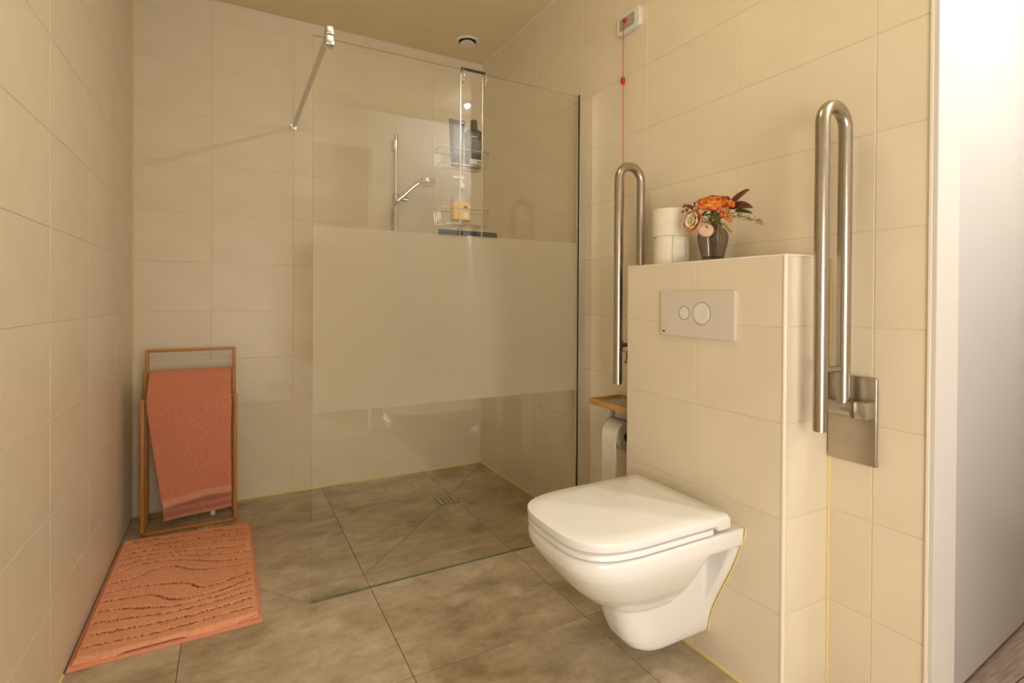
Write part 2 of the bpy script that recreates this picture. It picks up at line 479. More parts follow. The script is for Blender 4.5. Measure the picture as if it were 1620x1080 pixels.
def inset(poly, g):
    n = len(poly); out = []
    area = sum(poly[i][0] * poly[(i + 1) % n][1] - poly[(i + 1) % n][0] * poly[i][1] for i in range(n))
    s = 1 if area > 0 else -1
    lines = []
    for i in range(n):
        a = Vector(poly[i]); b = Vector(poly[(i + 1) % n]); d = (b - a).normalized()
        nn = Vector((-d.y, d.x)) * s
        lines.append((a + nn * g, d))
    for i in range(n):
        (p, d), (q, e) = lines[i - 1], lines[i]
        den = d.x * e.y - d.y * e.x
        if abs(den) < 1e-6: out.append(q); continue
        t = ((q.x - p.x) * e.y - (q.y - p.y) * e.x) / den
        out.append(p + d * t)
    return [(v.x, v.y) for v in out]

def floor_piece(poly, g=0.0012):
    p = inset(poly, g)
    q = inset(poly, g + 0.001)
    cx = sum(a[0] for a in p) / len(p); cy = sum(a[1] for a in p) / len(p)
    bm = BM()
    add_ring_loft(bm, [[Vector((a[0] - cx, a[1] - cy, -0.008)) for a in p], [Vector((a[0] - cx, a[1] - cy, -0.0008)) for a in p],
                       [Vector((a[0] - cx, a[1] - cy, 0.0)) for a in q]])
    o = new_obj('floor_tile', bm, 'floor_tile', None, smooth=False)
    o.parent = fl
    o.location = (cx, cy, 0)
    return o

def clip(poly, p, n):
    """keep the part of a convex polygon on the side (x-p).n >= 0"""
    out = []
    for i in range(len(poly)):
        a = Vector(poly[i]); b = Vector(poly[(i + 1) % len(poly)])
        da = (a - Vector(p)).dot(n); db = (b - Vector(p)).dot(n)
        if da >= 0: out.append((a.x, a.y))
        if (da > 0 > db) or (da < 0 < db):
            t = da / (da - db); q = a + (b - a) * t; out.append((q.x, q.y))
    res = []
    for q in out:
        if not res or (Vector(q) - Vector(res[-1])).length > 1e-4: res.append(q)
    if len(res) > 1 and (Vector(res[0]) - Vector(res[-1])).length < 1e-4: res.pop()
    return res

XE = [0.0, 0.283, 0.873, 1.473, 1.91]
YEd = [0.0, -0.46, -1.062, -1.682, -2.292, -2.902, -3.512, -4.122, YF]
for i, (xa, xb) in enumerate(zip(XE, XE[1:])):
    for j, (ya, yb) in enumerate(zip(YEd, YEd[1:])):
        if i == 1 and j == 0:
            floor_piece([(xa, yb), (xb, yb), (xb, ya), (xa, ya)])
        elif i == 1 and j == 1:
            floor_piece([(0.283, -0.705), (0.575, -1.062), (0.283, -1.062)])
            floor_piece([(0.283, -0.705), (0.283, -0.46), (0.873, -0.46), (0.873, -1.062), (0.575, -1.062)])
        elif i == 1 and j == 2:
            floor_piece([(0.283, -1.062), (0.575, -1.062), (0.666, -1.171), (0.873, -1.171), (0.873, yb), (0.283, yb)])
            floor_piece([(0.575, -1.062), (0.873, -1.062), (0.873, -1.171), (0.666, -1.171)])
        elif i >= 2 and j < 2:
            # shower: cut by the four folds that fall to the drain, and keep the drain opening free
            rect = [(xa, yb), (xb, yb), (xb, ya), (xa, ya)]
            corners = [Vector((0.873, 0)), Vector((1.867, 0)), Vector((1.867, -1.062)), Vector((0.873, -1.062))]
            for k in range(4):
                c0 = corners[k] - Vector(DR); c1 = corners[(k + 1) % 4] - Vector(DR)
                n0 = Vector((c0.y, -c0.x)); n1 = Vector((-c1.y, c1.x))
                if n0.dot(c1) < 0: n0 = -n0
                if n1.dot(c0) < 0: n1 = -n1
                q = clip(clip(rect, DR, n0), DR, n1) if True else None
                if len(q) < 3: continue
                # cut away the drain square on this fold's side
                mid = (c0.normalized() + c1.normalized())
                side = Vector((0, 1)) if k == 0 else Vector((1, 0)) if k == 1 else Vector((0, -1)) if k == 2 else Vector((-1, 0))
                q = clip(q, Vector(DR) + side * 0.052, side)
                if len(q) >= 3: floor_piece(q)
        else:
            floor_piece([(xa, yb), (xb, yb), (xb, ya), (xa, ya)])

# passage floor of planks
bm = BM(); add_box(bm, 1.915, 3.7, -3.50, -2.27, -0.12, -0.006)
pf = struct('floor_passage', bm, 'dark', 'grey-brown plank floor of the passage under the white door', 'floor')
yy = -2.38; k = 0
while yy > -3.49:
    y1 = max(yy - 0.118, -3.50)
    bm = BM(); add_box(bm, -0.89, 0.89, (y1 - yy) / 2 + 0.0015, (yy - y1) / 2 - 0.0015, -0.01, 0.0, 0.002, 1)
    o = new_obj('plank', bm, 'plank', None, smooth=False)
    o.parent = pf; o.location = (2.807, (yy + y1) / 2, 0)
    o.rotation_euler = (0, 0, 0)
    yy = y1

# ------------------------------------------------------------------ silicone beads, ceiling beads, end trims
def bead(name, pts, r, m, label):
    bm = BM(); add_tube(bm, pts, r, 6)
    return struct(name, bm, m, label, 'trim', smooth=True)
s = 0.0060
bead('trim_1', [(0, -0.001, 0.001), (XR, -0.001, 0.001)], s, 'silicone', 'yellowed silicone bead along the foot of the shower end wall')
bead('trim_2', [(XR - 0.001, 0, 0.001), (XR - 0.001, -1.65, 0.001)], s, 'silicone', 'yellowed silicone bead along the foot of the right wall in the shower')
bead('trim_3', [(XB - 0.001, -1.65, 0.001), (XB - 0.001, -2.258, 0.001)], s, 'silicone', 'yellowed silicone bead along the foot of the cistern box')
bead('trim_4', [(0.001, -0.001, 0), (0.001, -0.001, H)], 0.004, 'silicone', 'yellow silicone bead up the corner behind the towel rack')
bead('trim_5', [(XR - 0.001, -2.2595, 0), (XR - 0.001, -2.2595, 1.18)], 0.004, 'silicone', 'yellow silicone bead between cistern box and right wall')
bead('trim_6', [(XR - 0.001, -0.001, 0), (XR - 0.001, -0.001, H)], 0.0025, 'silicone', 'thin silicone bead up the far shower corner')
bead('trim_7', [(0, -0.001, H - 0.001), (XR, -0.001, H - 0.001)], 0.005, 'edge_trim', 'cream bead between ceiling and shower end wall')
bead('trim_8', [(XR - 0.001, 0, H - 0.001), (XR - 0.001, YE, H - 0.001)], 0.005, 'edge_trim', 'cream bead between ceiling and right wall')
bead('trim_9', [(0.001, -1.215, 0.001), (0.001, -3.5, 0.001)], 0.004, 'silicone', 'yellowed silicone bead along the foot of the left wall')
bm = BM(); add_box(bm, XR - 0.004, XR + 0.104, YE - 0.014, YE, 0, H, 0.002, 2); add_box(bm, XR - 0.006, XR + 0.004, YE - 0.003, YE + 0.004, 0, H, 0.001, 1, mi=1)
struct('trim_10', bm, ['jamb', 'edge_trim'], 'white jamb board closing the end of the right wall', 'trim')

# ------------------------------------------------------------------ door leaf standing open
dl = thing('door_1', 'smooth white door leaf standing open at the right edge', 'door', (1.976, -2.458, 0), kind='structure')
ang = math.atan2(0.061, 0.925)
mt = Matrix.Translation((1.976, -2.458, 0)) @ Matrix.Rotation(ang, 4, 'Z')
bm = BM(); add_box(bm, 0, 0.93, 0, 0.04, 0.022, 2.315, 0.003, 2, mtx=mt)
new_obj('door_leaf', bm, 'door', dl)
bm = BM(); add_box(bm, 0, 0.93, 0.012, 0.03, 0.001, 0.024, mtx=mt)  # black strip put in the door gap for its shade
tag(new_obj('bottom_seal', bm, 'rubber', dl), 'dark seal under the door leaf')
bm = BM()
hp = [mt @ Vector(p) for p in ((0.86, 0, 1.02), (0.86, -0.045, 1.02), (0.84, -0.055, 1.02), (0.74, -0.055, 1.02))]
add_tube(bm, hp, 0.009, 10)
new_obj('door_handle', bm, 'satin_chrome', dl)

# ------------------------------------------------------------------ lamps
for k, (lx, ly) in enumerate(SPOTS):
    t = thing('ceiling_spot', ('recessed ceiling spot just inside the passage beside the white jamb', 'recessed ceiling spot farther along the passage ceiling')[k],
              'lamp', (lx, ly, H), group='recessed spots in the passage')
    bm = BM(); add_lathe(bm, [(0.019, -0.002), (0.021, -0.006), (0.036, -0.012), (0.05, -0.008), (0.052, 0.0)], (lx, ly, H), 32, cap0=False, cap1=False)
    new_obj('bezel', bm, 'satin_chrome', t)
    bm = BM(); add_lathe(bm, [(0.001, -0.030), (0.008, -0.0285), (0.014, -0.024), (0.0175, -0.016), (0.018, -0.004)], (lx, ly, H), 32, cap1=False)
    new_obj('lens', bm, 'spot_light', t)

px_, py_, pr_ = FILL_LAMP
t = thing('ceiling_lamp', 'round flush ceiling lamp over the middle of the bathroom', 'lamp', (px_, py_, H))  # lamp added above the view to brighten the interior
bm = BM(); add_lathe(bm, [(pr_, -0.004), (pr_, -0.016), (pr_ + 0.012, -0.014), (pr_ + 0.014, 0.0)], (px_, py_, H), 48, cap0=False, cap1=False)
new_obj('bezel', bm, 'edge_trim', t)
bm = BM(); add_lathe(bm, [(0.002, -0.072), (pr_ * 0.35, -0.069), (pr_ * 0.65, -0.058), (pr_ * 0.86, -0.040), (pr_ * 0.97, -0.020), (pr_ - 0.001, -0.008)], (px_, py_, H), 48, cap1=False)
new_obj('diffuser', bm, 'panel_light', t)

t = thing('window_1', 'frosted window letting daylight into the lobby behind the camera', 'window', (0.42, YF, 0.2), kind='structure')  # framed panel added behind the camera to fill the room with light
for nm, (xa, xb, za, zb) in (('frame', (-0.12, -0.06, 0.20, 1.56)), ('frame', (0.90, 0.96, 0.20, 1.56)), ('frame', (-0.06, 0.90, 0.20, 0.26)), ('frame', (-0.06, 0.90, 1.50, 1.56))):
    bm = BM(); add_box(bm, xa, xb, YF + 0.001, YF + 0.05, za, zb, 0.004, 1)
    new_obj('frame', bm, 'jamb', t)
bm = BM(); add_box(bm, -0.06, 0.90, YF + 0.004, YF + 0.016, 0.26, 1.50)
new_obj('pane', bm, 'window_light', t, smooth=False)

# ------------------------------------------------------------------ tiled cistern box
Y0, Y1, ZT = -2.2577, -1.6498, 1.190
bm = BM(); add_box(bm, XB + TP, XR, Y0 + TP, Y1, 0, ZT - TP)
bx = struct('wall_cistern', bm, 'grout', 'waist-high tiled cistern box that carries the toilet', 'wall')
BR = [0, 0.25, 0.5, 0.75, 1.0, ZT - 0.001]
tile_wall(bx, [-Y1, 1.9637, -Y0], BR, (XB + TP, 0, 0), (0, -1, 0), (-1, 0, 0))
tile_wall(bx, [XB, XR], BR, (0, Y0 + TP, 0), (1, 0, 0), (0, -1, 0))
tile_wall(bx, [XB, XR], BR, (0, Y1 - TP, 0), (1, 0, 0), (0, 1, 0))
for a, b in ((-Y1, 1.9637), (1.9637, -Y0)):
    o = bpy.data.objects.new('tile', tile_mesh(b - a, XR - XB)); C.objects.link(o); o.parent = bx
    # u -> -Y, v -> +X, n -> +Z
    o.matrix_basis = Matrix(((0, 1, 0, XB), (-1, 0, 0, -a), (0, 0, 1, ZT - TP), (0, 0, 0, 1)))
bm = BM()
add_tube(bm, [(XB + 0.004, Y0 + 0.004, 0), (XB + 0.004, Y0 + 0.004, ZT - 0.002)], 0.0062, 12)
add_tube(bm, [(XB + 0.003, Y0 + 0.003, ZT - 0.003), (XR, Y0 + 0.003, ZT - 0.003)], 0.0045, 10)
add_tube(bm, [(XB + 0.003, Y0 + 0.003, ZT - 0.003), (XB + 0.003, Y1 - 0.003, ZT - 0.003)], 0.0038, 10)
new_obj('corner_profile', bm, 'edge_trim', bx)

# ------------------------------------------------------------------ flush plate
fp = thing('flush_plate', 'white rectangular dual flush plate with two round buttons above the toilet', 'flush plate', (XB, -1.968, 0.957))
bm = BM()
prism(bm, rrect(0.284, 0.142, 0.004, 3, -1.968, 1.0265), lambda p: (XB + 0.0005, p[0], p[1]), lambda p: (XB - 0.0095, p[0], p[1]))
new_obj('plate', bm, 'plate_plastic', fp)
mx = Matrix.Rotation(-PI / 2, 4, 'Y')
for cy, r in ((-1.925, 0.0205), (-1.993, 0.033)):
    bm = BM(); add_lathe(bm, [(r + 0.0012, 0.0092), (r + 0.0012, 0.0099), (r - 0.0004, 0.0099), (r - 0.0004, 0.0092)], (XB, cy, 1.029), 40, mtx=mx, cap0=False, cap1=False)
    new_obj('button_gap', bm, 'card', fp)
    bm = BM(); add_lathe(bm, [(r - 0.0008, 0.0085), (r - 0.0008, 0.0103), (r - 0.003, 0.0112), (r * 0.6, 0.0106), (r * 0.3, 0.0100), (0.0005, 0.0098)], (XB, cy, 1.029), 40, mtx=mx)
    new_obj('flush_button', bm, 'white_plastic', fp)
bm = BM()
yy = -1.8335
for w in (0.0028, 0.0022, 0.0024, 0.0018):
    add_box(bm, XB - 0.0100, XB - 0.0094, yy - w, yy, 0.9665, 0.9705 if w != 0.0028 else 0.9715)
    yy -= w + 0.0006
tag(new_obj('maker_mark', bm, 'dark', fp, smooth=False), 'tiny dark maker mark in the lower corner')

# ------------------------------------------------------------------ toilet (wall hung)
YC = -1.954
tl = thing('wall_hung_toilet', 'white wall-hung toilet with closed lid under the flush plate', 'toilet', (XB, YC, 0.07))

def dshape(uf, ub, hw, n=36, p=2.6, straight=0.45, back_r=0.03):
    """D outline in (u, w): u from the wall, w sideways. front rounded, back nearly square"""
    us = ub + (uf - ub) * straight
    pts = []
    for i in range(n + 1):
        a = -PI / 2 + PI * i / n
        c = abs(math.cos(a)) ** (2 / p); s_ = math.copysign(abs(math.sin(a)) ** (2 / p), math.sin(a))
        pts.append((us + (uf - us) * c, hw * s_))
    br = min(back_r, hw * 0.9, (us - ub) * 0.9)
    for k in range(7):
        a = PI / 2 * k / 6
        pts.append((ub + br - br * math.sin(a), hw - br + br * math.cos(a)))
    for k in range(7):
        a = PI / 2 * k / 6
        pts.append((ub + br - br * math.cos(a), -hw + br - br * math.sin(a)))
    return pts

def tw(p, z): return Vector((XB - p[0], YC + p[1], z))

bm = BM()
secs = [(0.437, 0.553, 0.060, 0.186), (0.425, 0.558, 0.058, 0.189), (0.405, 0.556, 0.075, 0.188), (0.385, 0.545, 0.118, 0.184), (0.36, 0.527, 0.130, 0.175), (0.33, 0.499, 0.135, 0.161),
        (0.30, 0.467, 0.14, 0.145), (0.27, 0.428, 0.145, 0.125), (0.245, 0.388, 0.15, 0.104), (0.225, 0.352, 0.15, 0.084), (0.205, 0.31, 0.15, 0.06)]
add_ring_loft(bm, [[tw(p, z) for p in dshape(uf - 0.024 * min(1, (z - 0.2) / 0.15), ub, hw, p=2.4 + 1.1 * max(0, min(1, (z - 0.24) / 0.17)), straight=0.30 + 0.16 * max(0, min(1, (z - 0.28) / 0.13)))] for z, uf, ub, hw in secs])
# rim slab running back to the wall
add_ring_loft(bm, [[tw(p, z) for p in dshape(0.30, -0.0, hw, p=6, straight=0.9, back_r=0.004)] for z, hw in ((0.437, 0.186), (0.43, 0.189), (0.395, 0.187), (0.385, 0.182))])
# trap skirt
secs = [(0.32, 0.345, 0.080), (0.26, 0.336, 0.080), (0.20, 0.326, 0.078), (0.16, 0.314, 0.076), (0.125, 0.298, 0.073), (0.10, 0.277, 0.069), (0.085, 0.252, 0.063), (0.076, 0.222, 0.055)]
add_ring_loft(bm, [[tw(p, z) for p in dshape(uf, 0.0, hw, p=3.2, straight=0.62, back_r=0.004)] for z, uf, hw in secs])
# wall plate with tapering sides
prof = [(0.437, 0.190), (0.42, 0.189), (0.39, 0.180), (0.35, 0.166), (0.30, 0.146), (0.25, 0.122), (0.20, 0.099), (0.16, 0.082), (0.12, 0.071), (0.085, 0.065)]
ring0 = [tw((0, hw), z) for z, hw in prof] + [tw((0, -hw), z) for z, hw in prof[::-1]]
ring1 = [tw((0.016, hw), z) for z, hw in prof] + [tw((0.016, -hw), z) for z, hw in prof[::-1]]
ring2 = [tw((0.042 - 0.016 * (1 if z > 0.3 else 0.6), hw - 0.012), z) for z, hw in prof] + [tw((0.042 - 0.016 * (1 if z > 0.3 else 0.6), -hw + 0.012), z) for z, hw in prof[::-1]]
add_ring_loft(bm, [ring0, ring1, ring2])
bmesh.ops.recalc_face_normals(bm, faces=bm.faces[:])
me = bpy.data.meshes.new('pan_raw'); bm.to_mesh(me); bm.free()
tmp = bpy.data.objects.new('pan_raw', me); C.objects.link(tmp)
md = tmp.modifiers.new('r', 'REMESH'); md.mode = 'VOXEL'; md.voxel_size = 0.0042; md.use_smooth_shade = True
md = tmp.modifiers.new('s', 'SMOOTH'); md.factor = 0.5; md.iterations = 7
dg = bpy.context.evaluated_depsgraph_get()
pan_me = bpy.data.meshes.new_from_object(tmp.evaluated_get(dg))
bpy.data.objects.remove(tmp); bpy.data.meshes.remove(me)
pan_me.name = 'pan'
for v in pan_me.vertices:                # keep the back flush against the tiles
    if v.co.x > XB - 0.0005: v.co.x = XB - 0.0005
pan_me.materials.clear(); pan_me.materials.append(M['porcelain'])
for p in pan_me.polygons: p.use_smooth = True
o = bpy.data.objects.new('pan', pan_me); C.objects.link(o); o.parent = tl
o.matrix_parent_inverse = Matrix.Translation((XB, YC, 0.07)).inverted()

def slab(levels, straight=0.46, p=3.5, br=0.02):
    bm = BM()
    add_ring_loft(bm, [[tw(q, z) for q in dshape(uf, ub, hw, n=44, straight=straight, p=p, back_r=br)] for z, uf, ub, hw in levels])
    return bm
new_obj('seat', slab([(0.4415, 0.528, 0.112, 0.184), (0.4430, 0.532, 0.110, 0.187), (0.4525, 0.532, 0.110, 0.187), (0.4560, 0.528, 0.112, 0.184)]), 'seat_plastic', tl, angle=50)
lid = new_obj('lid', slab([(0.4615, 0.530, 0.058, 0.185), (0.4635, 0.535, 0.054, 0.189), (0.476, 0.537, 0.052, 0.190), (0.4835, 0.5355, 0.054, 0.1885), (0.4865, 0.530, 0.058, 0.183), (0.4875, 0.50, 0.10, 0.14), (0.488, 0.42, 0.20, 0.05)]), 'seat_plastic', tl, angle=50)
bm = BM()
add_box(bm, XB - 0.106, XB - 0.056, YC - 0.189, YC + 0.189, 0.4475, 0.4800, 0.005, 2)
new_obj('lid_hinge_cover', bm, 'seat_plastic', tl)
for sgn in (-1, 1):
    bm = BM(); add_lathe(bm, [(0.016, 0.0), (0.016, 0.012)], (XB - 0.08, YC + sgn * 0.075, 0.4365), 20)
    new_obj('hinge', bm, 'satin_chrome', tl)
bm = BM()
pr = [Vector((XB - 0.001, YC - hw - 0.002, z)) for z, hw in prof]
pl = [Vector((XB - 0.001, YC + hw + 0.002, z)) for z, hw in prof]
add_tube(bm, pl[::-1] + pr, 0.0028, 6)
tag(new_obj('sealant', bm, 'silicone', tl), 'yellowed silicone line against the wall')

# ------------------------------------------------------------------ fold-up grab rails
def grab_rail(yc, xf, xb, ztop, zfree, zh, label, plate):
    t = thing('grab_rail', label, 'grab rail', (XR, yc, zh), group='folded-up grab rails')
    R = 0.0165
    rr = (xb - xf) / 2
    zc = ztop - R - rr
    bm = BM()
    pts = [Vector((xf, yc, zfree)), Vector((xf, yc, (zfree + zc) / 2))] + arc(((xf + xb) / 2, yc, zc), rr, PI, 0, 16, (1, 0, 0), (0, 0, 1)) + \
          [Vector((xb, yc, (zh + zc) / 2)), Vector((xb, yc, zh + 0.005))]
    add_tube(bm, pts, R, 20)
    new_obj('rail_tube', bm, 'steel', t)
    bm = BM(); add_tube(bm, [(xf, yc, zfree - 0.0035), (xf, yc, zfree + 0.001)], R * 0.93, 20)
    new_obj('end_cap', bm, 'steel_plate', t)
    bm = BM(); add_tube(bm, [(xf + R * 0.6, yc, zh + 0.095), (xb - R * 0.6, yc, zh + 0.095)], 0.0085, 14)
    new_obj('crossbar', bm, 'steel', t)
    bm = BM(); add_tube(bm, [(xb, yc + 0.035, zh - 0.008), (xb, yc - 0.022, zh - 0.008)], 0.0200, 20)
    hb = new_obj('hinge_barrel', bm, 'steel', t)
    bm = BM(); add_tube(bm, [(xb, yc - 0.0225, zh - 0.008), (xb, yc - 0.028, zh - 0.008)], 0.0212, 20)
    new_obj('hinge_knuckle', bm, 'steel', t)
    bm = BM(); add_box(bm, xb - 0.004, XR - 0.009, yc - 0.058, yc - 0.027, zh - 0.031, zh + 0.015, 0.005, 2)
    new_obj('hinge_block', bm, 'steel_plate', t)
    y0, y1, z0, z1 = plate
    bm = BM(); add_box(bm, XR - 0.012, XR - 0.001, y0, y1, z0, z1, 0.004, 3)
    new_obj('wall_plate', bm, 'steel_plate', t)
grab_rail(-2.325, 1.713, 1.812, 1.578, 0.746, 0.800, 'near brushed steel fold-up grab rail with its square wall plate beside the toilet', (-2.384, -2.2605, 0.645, 0.873))
grab_rail(-1.578, 1.690, 1.798, 1.588, 0.758, 0.805, 'far brushed steel fold-up grab rail behind the cistern box near the pull cord', (-1.638, -1.510, 0.65, 0.875))

# ------------------------------------------------------------------ glass shower screen
YG = -1.165
gs = thing('shower_screen', 'fixed clear glass shower screen with a broad frosted band', 'shower screen', (1.23, YG, 0))
GX0, GX1, GZ = 0.668, 1.842, 1.986
bm = BM(); add_box(bm, GX0, GX1, YG - 0.004, YG + 0.004, 0.002, GZ)
bm.faces.ensure_lookup_table()
for f in bm.faces:
    f.material_index = 0 if abs(f.normal.y) > 0.5 else 1
gp = new_obj('pane', bm, ['glass', 'glass_edge'], gs, smooth=False)
bm = BM()
vs = [bm.verts.new(p) for p in ((GX0 + 0.001, YG - 0.0045, 0.664), (GX1 - 0.02, YG - 0.0045, 0.664), (GX1 - 0.02, YG - 0.0045, 1.324), (GX0 + 0.001, YG - 0.0045, 1.324))]
bm.faces.new(vs)
tag(new_obj('frosted_film', bm, 'frost', gp, smooth=False), 'milky frosted band across the pane')
bm = BM(); add_box(bm, 1.800, XR - 0.0005, YG - 0.0115, YG - 0.0048, 0.0, GZ + 0.004, 0.0012, 1); add_box(bm, 1.800, XR - 0.0005, YG + 0.0048, YG + 0.0115, 0.0, GZ + 0.004, 0.0012, 1)
new_obj('wall_profile', bm, 'chrome', gs)
bm = BM(); add_box(bm, 1.7955, 1.8005, YG - 0.0105, YG - 0.0044, 0.0, GZ + 0.004)
new_obj('gasket', bm, 'rubber', gs, smooth=False)
bm = BM(); add_box(bm, GX0, 1.80, YG - 0.005, YG + 0.005, 0.0003, 0.0019)
new_obj('bottom_seal', bm, 'glass_edge', gs)
bm = BM(); add_box(bm, 0.712, 0.731, YG - 0.01, -0.004, 2.003, 2.015, 0.0015, 1)
sb = new_obj('support_bar', bm, 'satin_chrome', gs)
bm = BM(); add_box(bm, 0.707, 0.737, YG - 0.013, YG + 0.024, 1.962, 1.996, 0.002, 2); add_box(bm, 0.7085, 0.7355, YG - 0.012, YG + 0.024, 1.999, 2.028, 0.002, 2)
new_obj('glass_clamp', bm, 'satin_chrome', sb)
bm = BM(); add_box(bm, 0.707, 0.736, -0.006, -0.001, 1.995, 2.023, 0.001, 1)
new_obj('wall_flange', bm, 'satin_chrome', sb)

# ------------------------------------------------------------------ floor drain
dr = thing('shower_drain', 'small square steel drain grate in the shower floor', 'drain', (DR[0], DR[1], 0))
bm = BM(); add_box(bm, DR[0] - 0.0505, DR[0] + 0.0505, DR[1] - 0.0505, DR[1] + 0.0505, -0.0012, -0.0008)
new_obj('well', bm, 'dark', dr, smooth=False)
bm = BM()
for sx, sy, w, h in ((0, -0.046, 0.0505, 0.0045), (0, 0.046, 0.0505, 0.0045), (-0.046, 0, 0.0045, 0.0415), (0.046, 0, 0.0045, 0.0415)):
    add_box(bm, DR[0] + sx - w, DR[0] + sx + w, DR[1] + sy - h, DR[1] + sy + h, -0.0008, 0.0012)
new_obj('frame', bm, 'satin_chrome', dr, smooth=False)
bm = BM(); n = 7; st = 0.083 / n
gv = {}
for i in range(n + 1):
    for j in range(n + 1):
        gv[i, j] = bm.verts.new((DR[0] - 0.0415 + i * st, DR[1] - 0.0415 + j * st, 0.0006))
for i in range(n):
    for j in range(n):
        if i % 2 == 1 and j % 2 == 1: continue
        bm.faces.new((gv[i, j], gv[i + 1, j], gv[i + 1, j + 1], gv[i, j + 1]))
g = new_obj('grate', bm, 'satin_chrome', dr, smooth=False)
g.modifiers.new('thick', 'SOLIDIFY').thickness = 0.0012

# ------------------------------------------------------------------ ceiling vent
vt = thing('ceiling_vent', 'round cream extraction vent in the ceiling above the shower', 'vent', (1.651, -0.245, H))
vc = (1.651, -0.245, H)
bm = BM(); add_lathe(bm, [(0.072, 0), (0.071, -0.005), (0.066, -0.008), (0.056, -0.007), (0.051, -0.003), (0.050, 0.0)], vc, 40, cap0=False, cap1=False)
new_obj('rim', bm, 'edge_trim', vt)
bm = BM(); add_lathe(bm, [(0.0505, -0.0012), (0.003, -0.0012)], vc, 40, cap0=False)
new_obj('throat', bm, 'dark', vt)
bm = BM(); add_lathe(bm, [(0.030, -0.001), (0.040, -0.010), (0.044, -0.014), (0.042, -0.017), (0.025, -0.0185), (0.002, -0.019)], vc, 40)
new_obj('valve_disc', bm, 'edge_trim', vt)

# ------------------------------------------------------------------ emergency pull cord
pc = thing('pull_cord_alarm', 'white alarm unit with a long red pull cord high on the right wall', 'alarm cord', (XR, -1.438, 2.20))
bm = BM()
ol = rrect(0.136, 0.080, 0.017, 5, -1.439, 2.2105); ol2 = rrect(0.130, 0.074, 0.015, 5, -1.439, 2.2105)
add_ring_loft(bm, [[Vector((XR - d, p[0], p[1])) for p in q] for d, q in ((0.0005, ol), (0.016, ol), (0.020, ol2))])
new_obj('housing', bm, 'white_plastic', pc)
bm = BM()
ol = rrect(0.092, 0.050, 0.008, 4, -1.434, 2.2105)
prism(bm, ol, lambda p: (XR - 0.019, p[0], p[1]), lambda p: (XR - 0.0212, p[0], p[1]))
new_obj('face_plate', bm, 'grey_plastic', pc)
bm = BM(); add_lathe(bm, [(0.010, 0.0), (0.0095, 0.006), (0.006, 0.010), (0.001, 0.011)], (XR - 0.021, -1.425, 2.219), 20, mtx=mx)
new_obj('knob', bm, 'red_plastic', pc)
bm = BM()
xc = XR - 0.030
cord = smooth_path([(xc, -1.425, 2.216), (xc, -1.4235, 2.0), (xc + .002, -1.423, 1.8), (xc + .004, -1.4245, 1.63), (xc + .006, -1.4265, 1.5), (xc + .006, -1.4225, 1.35), (xc + .004, -1.4265, 1.25),
                    (xc, -1.424, 1.15), (xc - .01, -1.428, 1.06), (xc - .03, -1.440, 1.0), (xc - .06, -1.470, 0.965), (xc - .075, -1.50, 0.94), (xc - .09, -1.535, 0.915), (xc - .10, -1.56, 0.900),
                    (xc - .115, -1.566, 0.882), (xc - .10, -1.562, 0.872), (xc - .08, -1.552, 0.872), (xc - .06, -1.545, 0.885), (xc - .055, -1.535, 0.90), (xc - .06, -1.53, 0.86)], 5)
add_tube(bm, cord, 0.0016, 6)
new_obj('cord', bm, 'red_plastic', pc)
bm = BM()
tw_ = []
for k in range(60):
    t = k / 59; a = t * 9
    tw_.append((xc - 0.012 - 0.03 * t + 0.004 * math.cos(a), -1.433 - 0.02 * t + 0.004 * math.sin(a), 1.08 - 0.10 * t))
add_tube(bm, tw_, 0.0016, 6)
new_obj('cord_tangle', bm, 'red_plastic', pc)
bm = BM(); add_lathe(bm, [(0.002, -0.017), (0.008, -0.012), (0.0105, 0), (0.008, 0.012), (0.002, 0.017)], (xc, -1.4236, 1.972), 18)
new_obj('bead', bm, 'red_plastic', pc)
bm = BM()
hx, hy, hz = xc - 0.06, -1.53, 0.86
add_tube(bm, [(hx, hy, hz), (hx - 0.016, hy - 0.010, hz - 0.034), (hx + 0.016, hy + 0.010, hz - 0.034)], 0.004, 8, closed=True)
new_obj('pull_handle', bm, 'red_plastic', pc)

# ------------------------------------------------------------------ toilet paper holder with shelf, roll, spare rolls
ph = thing('paper_holder', 'oak-topped toilet paper holder on the wall behind the cistern box', 'paper holder', (XR, -1.53, 0.5))
tx0, tx1, ty0, ty1, tz = 1.694, 1.864, -1.640, -1.392, 0.652
bm = BM(); add_box(bm, tx0 + 0.006, tx1 - 0.006, ty0 + 0.006, ty1 - 0.006, tz, tz + 0.007)
new_obj('tray_base', bm, 'grey_plastic', ph, smooth=False)
bm = BM()
o1 = rrect(tx1 - tx0, ty1 - ty0, 0.010, 4, (tx0 + tx1) / 2, (ty0 + ty1) / 2); o2 = rrect(tx1 - tx0 - 0.016, ty1 - ty0 - 0.016, 0.006, 4, (tx0 + tx1) / 2, (ty0 + ty1) / 2)
rings = [[Vector((p[0], p[1], z)) for p in q] for q, z in ((o1, tz - 0.002), (o1, tz + 0.020), (o2, tz + 0.020), (o2, tz - 0.002))]
vr = add_ring_loft(bm, rings, False, False)
for i in range(len(o1)):
    j = (i + 1) % len(o1); bm.faces.new((vr[3][i], vr[3][j], vr[0][j], vr[0][i]))
new_obj('tray_rim', bm, 'oak', ph)
bm = BM(); add_box(bm, XR - 0.006, XR - 0.001, -1.60, -1.44, 0.50, 0.66, 0.001, 1)
new_obj('back_plate', bm, 'white_plastic', ph)
bm = BM(); add_box(bm, 1.775, 1.805, -1.4285, -1.4235, 0.535, tz, 0.001, 1); add_box(bm, 1.775, XR - 0.002, -1.4285, -1.4235, 0.535, 0.560, 0.001, 1)
new_obj('bracket', bm, 'white_plastic', ph)
RY0, RY1, RX, RZ, RR = -1.535, -1.435, 1.783, 0.547, 0.058
